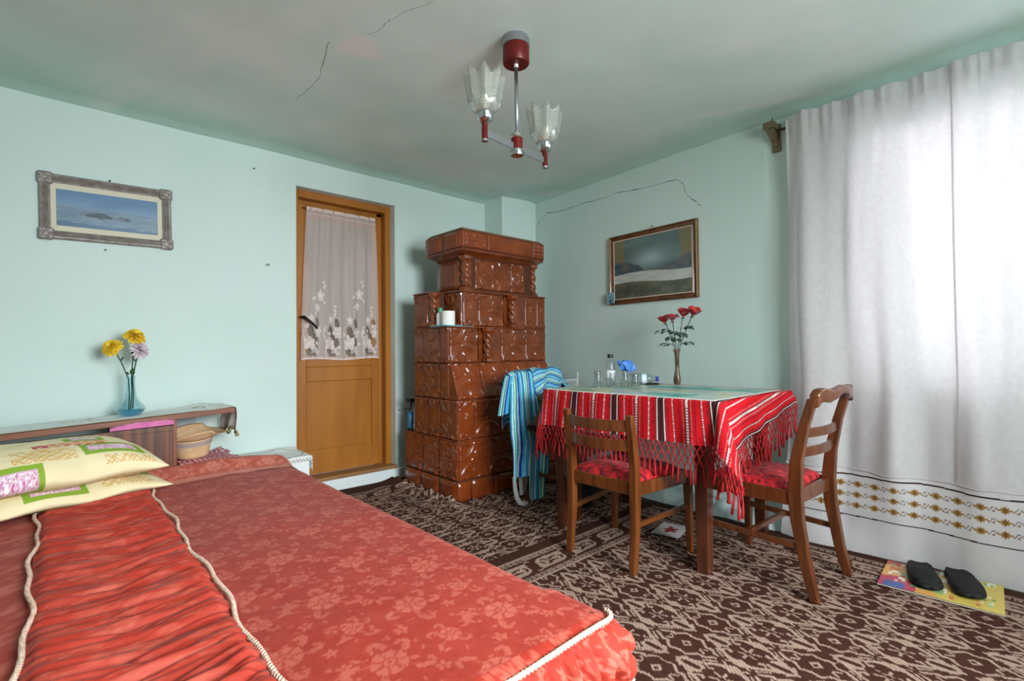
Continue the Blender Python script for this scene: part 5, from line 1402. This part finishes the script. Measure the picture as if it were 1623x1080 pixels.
def chair_low(name, loc, rz, label, foot=.012):
    wm = M_cwood2
    t = thing(name, loc, label, 'chair', rz=rz)
    W_, D_ = .405, .44
    sec = lambda x, y, z, hx, hy: ((x, y, z), (hx, 0, 0), (0, hy, 0))
    for s in (-1, 1):
        x = s * (W_ / 2 - .016)
        path = [(-.215, foot, .015, .015), (-.195, .20, .017, .019), (-.190, .38, .018, .022), (-.195, .50, .017, .019), (-.225, .715, .016, .016)]
        MB().beam([sec(x, y, z, hx, hy) for y, z, hx, hy in path] + [sec(x, -.2255, .722, .013, .012)]).build('back_leg', wm, t, bevel=.003)
        MB().beam([sec(s * (W_ / 2 + .025), D_ / 2 - .01, foot, .013, .013), sec(s * (W_ / 2 + .018), D_ / 2 - .015, .41, .019, .019)]).build('front_leg', wm, t, bevel=.003)
        MB().beam([((s * (W_ / 2 - .012), -.19, .225), (.008, 0, 0), (0, 0, .011)), ((s * (W_ / 2 + .02), D_ / 2 - .015, .24), (.008, 0, 0), (0, 0, .011))]).build('stretcher', wm, t, bevel=.002)
        MB().beam([((s * (W_ / 2 - .014), -.185, .385), (.010, 0, 0), (0, 0, .030)), ((s * (W_ / 2 + .02), D_ / 2 - .01, .385), (.010, 0, 0), (0, 0, .030))]).build('seat_rail', wm, t, bevel=.003)
    MB().box(-W_ / 2 - .01, W_ / 2 + .01, D_ / 2 - .025, D_ / 2 - .005, .357, .415, .003).build('seat_rail', wm, t)
    MB().box(-W_ / 2 + .02, W_ / 2 - .02, -.20, -.178, .355, .415, .003).build('seat_rail', wm, t)
    for zc_, hz in ((.672, .026), (.583, .026)):
        b = MB(); secs = []; yb = -.200 - .10 * (zc_ - .5) * 1.3
        for k in range(13):
            u_ = -1 + 2 * k / 12
            secs.append(((u_ * (W_ / 2 - .022), yb - .026 * (1 - u_ * u_), zc_ - .006 * (1 - u_ * u_)), (0, .006, 0), (0, 0, hz)))
        b.beam(secs).build('back_slat', wm, t, bevel=.002)
    cushion(t, W_ + .005, D_ - .05, .408, .050)
    return t
chair_low('dining_chair', (2.118, 1.490, 0), -PI / 2 - .01, 'low backed honey brown chair with red velvet seat on the long side of the table')
chair_tall('dining_chair', (2.412, .930, 0), math.radians(-3), 'tall curved brown chair with red velvet seat at the table end by the curtain', foot=.012)
chair_tall('dining_chair', (2.49, 2.135, 0), PI + .02, 'dark brown chair hung with a striped shirt next to the tile stove', foot=.006)
# ------------------------------------------------------------------ clothes on the chair by the stove
M_shirt = mat('striped_cotton', L(255, 255, 255), L(240, 240, 240), scale=30, rough=.9, attr='Col', spec=.15)
SP = [lin(c) for c in ((40, 150, 176), (24, 70, 156), (212, 220, 214), (70, 176, 196), (222, 226, 160), (32, 120, 140), (150, 176, 196), (28, 52, 120), (60, 160, 200), (196, 206, 226))]
SW = [.016, .006, .008, .014, .007, .012, .009, .012, .018, .006]
_cum = np.cumsum(SW)
def stripes(s):
    k = np.searchsorted(_cum, (s % _cum[-1])); return np.array(SP)[np.clip(k, 0, 9)]
shirt = thing('striped_shirt', (2.30, 2.36, .10), 'blue, turquoise and yellow striped shirt draped over the chair next to the stove', 'shirt')
SHO = np.array([2.30, 2.36, .10])
def shirt_body():
    n, m = 150, 170
    U, V = np.meshgrid(np.linspace(0, 1, n), np.linspace(0, 1, m), indexing='ij')   # U along the chair back, V down the front
    x = 2.125 + U * .29
    ln = .665 + .165 * sstep(.36, .44, U) - .16 * sstep(.72, 1.0, U)
    d = V * ln
    r_ = .022
    ang = np.clip(d / r_, 0, PI / 2 + .001); below = np.clip(d - r_ * PI / 2, 0, None)
    top = .878 + .0 * U - .03 * np.exp(-(U / .08) ** 2)
    fold = .012 * np.sin(U * 15 + 2.5 * fbm(U * 3, V * 1.2, 12)) + .004 * np.sin(U * 43 + 2 * V)
    y = 2.405 - np.sin(ang) * .034 - np.minimum(below, .42) * .21 + fold * sstep(.02, .5, below)
    z = top - (1 - np.cos(ang)) * r_ - below
    xx = x - .045 * sstep(0, .35, below) * (1 - U) - .02 * sstep(.3, .8, below) * U
    col = stripes(U * .32 + .020 * V + .008 * fbm(U * 3, V * 4, 6))
    grid('front_panel', np.stack([xx, y, z], -1) - SHO, M_shirt, shirt, col=col, thick=.002)
    # part over the crest and down the back of the chair
    U, V = np.meshgrid(np.linspace(0, 1, 90), np.linspace(0, 1, 60), indexing='ij')
    x = 2.135 + U * .53; d = V * .36; ang = np.clip(d / .03, 0, PI / 2); below = np.clip(d - .03 * PI / 2, 0, None)
    y = 2.405 + np.sin(ang) * .048 + .008 * np.sin(U * 25) * np.clip(below * 8, 0, 1)
    z = .878 + .012 * np.sin(U * PI) - (1 - np.cos(ang)) * .03 - below - .03 * np.exp(-(U / .05) ** 2) - .05 * sstep(.85, 1, U)
    col = stripes(V * .36 + U * .03)
    grid('back_panel', np.stack([x, y, z], -1) - SHO, M_shirt, shirt, col=col, thick=.002)
    # shoulder and yoke spilling to the table side
    U, V = np.meshgrid(np.linspace(0, 1, 90), np.linspace(0, 1, 50), indexing='ij')
    x = 2.33 + U * .335; d = V * (.19 - .05 * U); ang = np.clip(d / .03, 0, PI / 2); below = np.clip(d - .03 * PI / 2, 0, None)
    y = 2.405 - np.sin(ang) * .045 - below * .25 + .010 * np.sin(U * 14 + 3 * V)
    z = .886 + .010 * np.sin(U * PI) - (1 - np.cos(ang)) * .03 - below * .9 + .008 * np.sin(U * 11 + V * 5) - .06 * sstep(.8, 1, U)
    col = stripes(V * .30 + .05 * U + .04 * np.sin(U * 5))
    grid('yoke', np.stack([x, y, z], -1) - SHO, M_shirt, shirt, col=col, thick=.002)
    # sleeve hanging at the side
    A_, V = np.meshgrid(np.linspace(0, 2 * PI, 49), np.linspace(0, 1, 40), indexing='ij')
    cxs = 2.150 - .055 * V ** .7 + .0 * V; r1 = .040 + .012 * V
    z = .852 - .235 * V
    col = stripes(A_ * .045 + .1)
    grid('sleeve', np.stack([cxs + r1 * 1.0 * np.cos(A_), 2.385 + .020 * np.sin(A_) * (1 + .4 * V), z + .012 * np.cos(A_) * V], -1) - SHO, M_shirt, shirt, col=col)
shirt_body()
M_brown = mat('dark_brown_wool', L(74, 60, 50), L(90, 74, 62), scale=14, rough=.95, bump=.3, bscale=80)
jk = thing('brown_jacket', (2.42, 2.25, .30), 'dark brown jacket with one sleeve sticking out below the striped shirt', 'jacket')
JO = Vector((2.42, 2.25, .30))
def sleeve(path, rads, name):
    b = MB(); b.tube([Vector(p) - JO for p in path], rads, 20, cap=False, flat=.6)
    o = b.build(name, M_brown, jk, smooth=True); s = o.modifiers.new('solid', 'SOLIDIFY'); s.thickness = .006; return o
sleeve([(2.42, 2.29, .66), (2.37, 2.265, .63), (2.32, 2.245, .59), (2.26, 2.235, .545), (2.215, 2.23, .515)], [.05, .055, .058, .062, .066], 'sleeve')
U, V = np.meshgrid(np.linspace(0, 1, 50), np.linspace(0, 1, 50), indexing='ij')
x = 2.335 + U * .26; y = 2.33 - .07 * np.sin(V * PI * .6) + .015 * np.sin(U * 20 + V * 4); z = .74 - V * .245 + .02 * np.sin(U * 5)
grid('jacket_body', np.stack([x, y, z], -1) - np.array(JO), M_brown, jk, thick=.006)
M_wcl = mat('white_knit', L(214, 212, 210), L(196, 194, 192), scale=20, rough=.95, bump=.2)
wc = thing('white_garment', (2.26, 2.385, 0), 'white knitted garment hanging below the striped shirt with its end on the rug', 'clothing')
U, V = np.meshgrid(np.linspace(0, 1, 30), np.linspace(0, 1, 50), indexing='ij')
grid('leg_panel', np.stack([2.215 + U * .07 + .02 * V - 2.26, 2.395 + .012 * np.sin(U * 9 + V * 3) - 2.385, .58 - V * (.51 - .02 * U)], -1), M_wcl, wc, thick=.004)
b = MB(); b.tube([(-.075, .012, .20), (-.078, .0, .13), (-.075, -.012, .07), (-.058, -.02, .035), (-.030, -.025, .026), (.0, -.03, .028)], [.012, .014, .016, .017, .017, .012], 12)
b.build('trailing_leg', M_wcl, wc, smooth=True)
# black bag under the table
bagt = thing('black_bag', (2.50, 2.13, .006), 'slumped black bag on the rug under the table', 'bag')
M_blk = mat('black_fabric', L(20, 18, 18), L(30, 27, 27), scale=12, rough=.85, bump=.3)
A_, V = np.meshgrid(np.linspace(0, 2 * PI, 61), np.linspace(0, 1, 40), indexing='ij')
rad = (np.clip(np.sin(np.clip(V * .94 + .04, 0, 1) * PI), 0, 1) ** .45) * (1 + .12 * np.sin(A_ * 3 + V * 4) + .05 * np.sin(A_ * 7))
z = V * .29 * (1 + .06 * np.sin(A_ * 2)); rad = rad * (1 - .35 * V)
grid('sack', np.stack([.17 * rad * np.cos(A_), .14 * rad * np.sin(A_), z], -1), M_blk, bagt)
MB().tube([(-.08, 0, .26), (-.06, .0, .33), (0, .0, .355), (.06, 0, .33), (.08, 0, .26)], .008, 8).build('handle', M_blk, bagt, smooth=True)

# ------------------------------------------------------------------ things on the table
M_clear = thin_glass('clear_glass', (0.95, 0.965, 0.965, 1), 0.22, .03)
M_pet = thin_glass('clear_plastic', (0.93, 0.95, 0.96, 1), 0.18, .06)
TT2 = TT + .0005
def tumbler(loc, label, r=.026, h=.098, inv=True):
    t = thing('drinking_glass', (loc[0], loc[1], TT2), label, 'glass')
    a, b_ = (r, r * .78) if inv else (r * .78, r)
    MB().lathe([(a, 0), (a + .0005, .004), ((a + b_) / 2, h / 2), (b_, h - .004), (b_ * .96, h), (0, h), (0, h - .010), (b_ - .003, h - .010), (a - .002, .003), (a, 0)] if inv else [(0, 0), (a, 0), (b_, h), (b_ - .002, h), (a - .002, .008), (0, .008)], n=24, cap=False).build('glass', M_clear, t, smooth=True)
    rm = MB(); rm.tube([(a * math.cos(q), a * math.sin(q), .002) for q in np.linspace(0, 2 * PI, 25)[:-1]], .0014, 5, closed=True); rm.build('rim', M_clear, t, smooth=True)
    if inv: MB().lathe([(0, h - .009), (b_ - .003, h - .009), (b_ - .002, h - .001), (0, h - .001)], n=24).build('base', M_clear, t, smooth=True)
tumbler((2.385, 1.868), 'upturned drinking glass standing by itself at the far end of the vinyl mat')
tumbler((2.425, 1.790), 'small upturned drinking glass right in front of the black capped bottle', .022, .088)
tumbler((2.56, 1.800), 'drinking glass standing under the crumpled blue bag', .027, .095)
tumbler((2.61, 1.760), 'drinking glass between the blue bag and the lying bottle', .026, .078)
bt = thing('plastic_bottle', (2.515, 1.872, TT2), 'upright clear plastic bottle with a black cap on the table', 'bottle')
MB().lathe([(0, 0), (.026, 0), (.029, .006), (.029, .10), (.028, .125), (.024, .15), (.017, .168), (.015, .176)], n=26, cap=False).build('body', M_pet, bt, smooth=True)
MB().lathe([(.0294, .052), (.0294, .098), (.0290, .098)], n=26, cap=False).build('label_sleeve', mat('white_label', L(222, 222, 224), L(200, 198, 204), scale=60, rough=.6), bt, smooth=True)
MB().lathe([(.0165, .174), (.0175, .176), (.0175, .194), (.016, .197), (0, .197)], n=24).build('cap', mat('black_cap', L(26, 26, 34), rough=.4), bt, autosmooth=35)
bb = thing('blue_plastic_bag', (2.585, 1.815, TT2 + .094), 'crumpled bright blue plastic bag resting on the glasses', 'plastic bag')
A_, V = np.meshgrid(np.linspace(0, 2 * PI, 73), np.linspace(0, 1, 36), indexing='ij')
rad = np.sin(np.clip(V, .02, .98) * PI) ** .6 * (1 + .22 * fbm(np.cos(A_) * 3 + 5, np.sin(A_) * 3 + V * 6, 8) + .16 * np.sin(A_ * 5 + V * 9))
grid('crumpled_sheet', np.stack([.052 * rad * np.cos(A_) + .010 * (1 - V), -.046 * rad * np.sin(A_) - .02 * (1 - V), -.004 + .066 * V + .014 * np.sin(A_ * 4 + V * 5) * rad + .010 * fbm(np.cos(A_) * 6, np.sin(A_) * 6 + V * 9, 4)], -1), mat('blue_polythene', L(84, 140, 226), L(112, 166, 238), scale=20, rough=.3, translucent=.2), bb)
lb = thing('lying_bottle', (2.80, 1.845, TT2 + .033), 'clear water bottle with blue cap lying on its side on the mat', 'bottle', rot=(PI / 2, 0, math.radians(42)))
def wobb(a, i): return 1.0
MB().lathe([(0, -.10), (.028, -.10), (.032, -.092), (.032, -.05), (.0295, -.045), (.032, -.04), (.032, -.01), (.0295, -.005), (.032, 0), (.032, .04), (.026, .065), (.014, .085), (.0125, .098)], n=26, cap=False).build('body', M_pet, lb, smooth=True)
MB().lathe([(.0325, .008), (.0325, .038), (.032, .038)], n=26, cap=False).build('label_sleeve', mat('pale_blue_label', L(206, 220, 232), rough=.5), lb, smooth=True)
MB().lathe([(.0145, .092), (.0155, .094), (.0155, .112), (0, .113)], n=20).build('cap', mat('blue_cap', L(52, 66, 170), rough=.4), lb, autosmooth=35)
lb.rotation_euler = (math.radians(90), 0, math.radians(33))
pen = thing('black_case', (2.775, 1.745, TT2 + .005), 'small flat black case lying on the mat before the water bottle', 'case', rz=math.radians(-40))
MB().box(-.045, .045, -.006, .006, -.005, .006, .003).build('handle', M_blk, pen); MB().box(-.030, .030, -.0065, .0065, .0055, .0075, .001).build('clip', M_iron, pen)
# white wire rack behind the table
wr2 = thing('white_wire_rack', (2.93, 2.50, 0), 'white wire drying rack standing on the rug behind the far table end', 'rack')
M_wire = mat('white_wire', L(224, 226, 226), rough=.4)
for k in range(6): MB().tube([(-.11 + k * .022, 0, .30), (-.11 + k * .022, 0, .785)], .003, 6).build('bar', M_wire, wr2)
for zz_ in (.788, .30): MB().tube([(-.14, 0, zz_), (.015, 0, zz_)], .0045, 6).build('rail', M_wire, wr2)
for xx, zt_ in ((.015, .845), (-.14, .80)): MB().tube([(xx, 0, .008), (xx, 0, zt_)], .005, 8).build('post', M_wire, wr2)
for xx in (.015, -.14): MB().tube([(xx, -.05, .012), (xx, .05, .012)], .006, 8).build('foot', M_wire, wr2)
# bud vase with four roses
M_smoke = mat('smoky_glass', L(84, 68, 50), L(146, 130, 106), scale=10, stretch=(3, 3, 1), rough=.1, trans=.35, metal=.3)
vx, vy = 2.905, 1.645
bv = thing('bud_vase', (vx, vy, TT2), 'slim smoky glass bud vase on the table by the wall', 'vase')
MB().lathe([(0, 0), (.016, 0), (.019, .004), (.022, .024), (.021, .042), (.016, .066), (.0125, .10), (.0125, .15), (.015, .19), (.020, .212), (.025, .222), (.023, .221), (.013, .19), (.010, .15), (.010, .10), (.012, .06), (0, .03)], n=24, cap=False, wob=lambda a, i: 1 + .05 * math.sin(2 * PI * a * 6 + i * .5)).build('body', M_smoke, bv, smooth=True)
M_rose = mat('red_rose_petal', L(196, 18, 24), L(166, 8, 16), scale=18, rough=.55, sheen=.3)
M_rleaf = mat('rose_leaf', L(46, 70, 50), L(66, 92, 68), scale=16, rough=.45)
M_rstem = mat('rose_stem', L(58, 72, 52), rough=.6)
rs = [((.012, .085, .395), 'red rose bending furthest toward the tile stove in the smoky bud vase'), ((-.010, .022, .405), 'wide open red rose standing lowest in the middle of the bud vase'),
      ((.010, -.040, .428), 'red rose second nearest the curtain in the smoky bud vase'), ((.0, -.108, .432), 'red rose leaning furthest toward the curtain in the smoky bud vase')]
for i, (c, lab) in enumerate(rs):
    f = thing('rose', (vx, vy, TT2), lab, 'rose')
    hd_ = Vector(c); neck = Vector((c[0] * .15, c[1] * .12, .215)); foot = Vector((0, 0, .05)) + Vector((random.uniform(-.003, .003), random.uniform(-.003, .003), 0))
    mid = neck.lerp(hd_, .5) + Vector((0, 0, .01)); td = (hd_ - mid).normalized(); td = (td + Vector((-.30, -.22, .15))).normalized()
    MB().tube([foot, neck, mid, hd_], [.002, .0022, .0022, .0026], 6).build('stem', M_rstem, f, smooth=True)
    petal_flower(f, hd_ + td * .004, td, .042 if i != 1 else .046, 5, M_rose, 6, curl=.15 if i != 1 else .45, pet_w=.62, name='bloom', up0=1.05 if i != 1 else .85, up1=.9)
    # tight heart
    b = MB(); q = Vector((0, 0, 1)).rotation_difference(td).to_matrix().to_4x4(); q.translation = hd_ + td * .004
    b.lathe([(.006, -.004), (.016, .006), (.020, .020), (.017, .032), (.009, .040), (0, .041)], n=14, wob=lambda a, i: 1 + .14 * math.sin(2 * PI * a * 4 + i))
    b.v = [tuple(q @ Vector(p)) for p in b.v]; b.build('heart', M_rose, f, smooth=True)
    b = MB()
    for k in range(5):
        a = 2 * PI * k / 5; leaf(b, hd_ - td * .002, (math.cos(a), math.sin(a), -.5), .020, .004, .2)
    b.build('sepals', M_rleaf, f, smooth=True)
    b = MB()
    for k in range(4):
        p = neck.lerp(hd_, .16 + .15 * k); a = [2.0, 1.2, -1.0, -1.7][i] + k * 1.9 + random.uniform(-.3, .3)
        dr = Vector((math.cos(a) * .6 - .25, math.sin(a), .30)); pr = p + dr.normalized() * .045
        b.tube([p, p.lerp(pr, .5) + Vector((0, 0, .005)), pr], .0011, 4)
        leaf(b, pr, dr, .066, .023, .55); leaf(b, p.lerp(pr, .7), (dr.x - .6 * dr.y, dr.y + .6 * dr.x, .1), .042, .014, .4); leaf(b, p.lerp(pr, .7), (dr.x + .6 * dr.y, dr.y - .6 * dr.x, .1), .042, .014, .4)
    b.build('leaves', M_rleaf, f, smooth=True)

# ------------------------------------------------------------------ on the floor by the curtain
mg = thing('magazine', (2.73, .365, .020), 'colourful advertising leaflet lying under the black slippers by the curtain', 'leaflet', rz=math.radians(4))
c = Canvas(.33, .385, .003); r = random.Random(11)
pal = [lin(q) for q in ((204, 178, 84), (184, 62, 54), (120, 80, 150), (84, 150, 104), (220, 160, 90), (236, 226, 210), (180, 60, 90), (70, 90, 150), (150, 180, 120), (206, 120, 70))]
c.rect(0, .33, .20, .385, 4); c.rect(0, .12, .26, .385, 6); c.rect(.27, .33, .12, .385, 1); c.rect(0, .07, .30, .37, 7); c.rect(.06, .14, .20, .28, 3)
for k in range(70):
    x, y = r.uniform(.02, .29), r.uniform(.02, .36); w_, h_ = r.uniform(.015, .06), r.uniform(.01, .035)
    c.rect(x, x + w_, y, y + h_, r.choice((1, 3, 4, 5, 5, 6, 8, 9)))
c.rect(0, .33, 0, .012, 0); c.rect(0, .012, 0, .2, 0)
for k in range(16):
    x, y = r.uniform(.03, .29), r.uniform(.03, .35); c.rect(x, x + .03, y, y + .003, 5); c.rect(x, x + .025, y + .006, y + .009, 5)
S, Y = np.meshgrid(np.linspace(0, 1, 110), np.linspace(0, 1, 128), indexing='ij')
idx = c.at(S * .33, Y * .385).astype(int)
grid('cover', np.stack([(S - .5) * .31, (Y - .5) * .385, .0035 + .002 * fbm(S * 3, Y * 3, 5)], -1), mat('glossy_print', L(255, 255, 255), attr='Col', rough=.3), mg, col=np.array(pal)[idx])
MB().box(-.155, .155, -.1925, .1925, -.003, .0005).build('pages', mat('newsprint', L(206, 196, 176), rough=.9), mg)
M_slip = mat('black_slipper', L(9, 9, 10), L(15, 15, 16), scale=24, rough=.7, bump=.2, bscale=90)
M_sole = mat('black_sole', L(14, 14, 15), rough=.8)
def slipper(loc, rz, label, mir):
    t = thing('slipper', loc, label, 'slipper', rz=rz)
    # local x: heel (+) to toe (-)
    def outline(u_):    # u 0 toe .. 1 heel -> half width, centre offset
        w_ = .051 * (np.clip(1 - np.abs(2 * u_ - 1) ** 4.5, 0, 1) ** .42 + .002) * (1 - .05 * np.exp(-((u_ - .62) / .2) ** 2))
        return w_, mir * .006 * np.sin(u_ * PI)
    U, A_ = np.meshgrid(np.linspace(0, 1, 50), np.linspace(0, 2 * PI, 33), indexing='ij')
    w_, off = outline(U)
    ca, sa = np.cos(A_), np.sin(A_)
    X = (U - .5) * .265; Y = off + w_ * np.sign(ca) * np.abs(ca) ** .6
    Zs = .012 + .011 * np.sign(sa) * np.abs(sa) ** .5 + .006 * (1 - U) ** 2
    grid('sole', np.stack([X, Y, Zs], -1), M_sole, t)
    U, A_ = np.meshgrid(np.linspace(.0, .54, 40), np.linspace(0, PI, 33), indexing='ij')
    w_, off = outline(U); hgt = .006 + .027 * np.sin(np.clip(U / .54, 0, 1) * PI * .58) ** .5
    X = (U - .5) * .265 + .022 * np.sin(A_) * (U / .56) * 0 ; Y = off + (w_ + .001) * np.cos(A_)
    o = grid('upper', np.stack([X, Y, .010 + hgt * np.sin(A_) ** .7], -1), M_slip, t, thick=.006)
    U, V = np.meshgrid(np.linspace(.1, .97, 30), np.linspace(-1, 1, 12), indexing='ij'); w_, off = outline(U)
    grid('insole', np.stack([(U - .5) * .265, off + V * w_ * .92, .0245 + .004 * V ** 2 + .006 * (1 - U) ** 2], -1), M_slip, t)
slipper((2.752, .418, .0235), math.radians(17), 'black slipper lying on the leaflet on the side toward the chair', 1)
slipper((2.775, .298, .0235), math.radians(17), 'black slipper lying on the leaflet on the side away from the chair', -1)
nk = thing('paper_napkin', (2.50, 1.47, .020), 'white paper napkin with a red printed rose on the rug under the table', 'napkin', rz=math.radians(12))
S, Y = np.meshgrid(np.linspace(-.10, .10, 60), np.linspace(-.075, .075, 50), indexing='ij')
cc = np.broadcast_to(lin((206, 200, 198)), S.shape + (3,)).copy(); fl_ = np.hypot(S / 1.3, Y) < .032 * (1 + .3 * np.sin(np.arctan2(Y, S) * 5)); cc[fl_] = lin((150, 40, 36))
grid('napkin_sheet', np.stack([S, Y, .001 + .004 * np.clip(fbm(S * 20, Y * 20, 3), 0, 1)], -1), mat('napkin_paper', L(255, 255, 255), attr='Col', rough=.9), nk, col=cc, thick=.001)
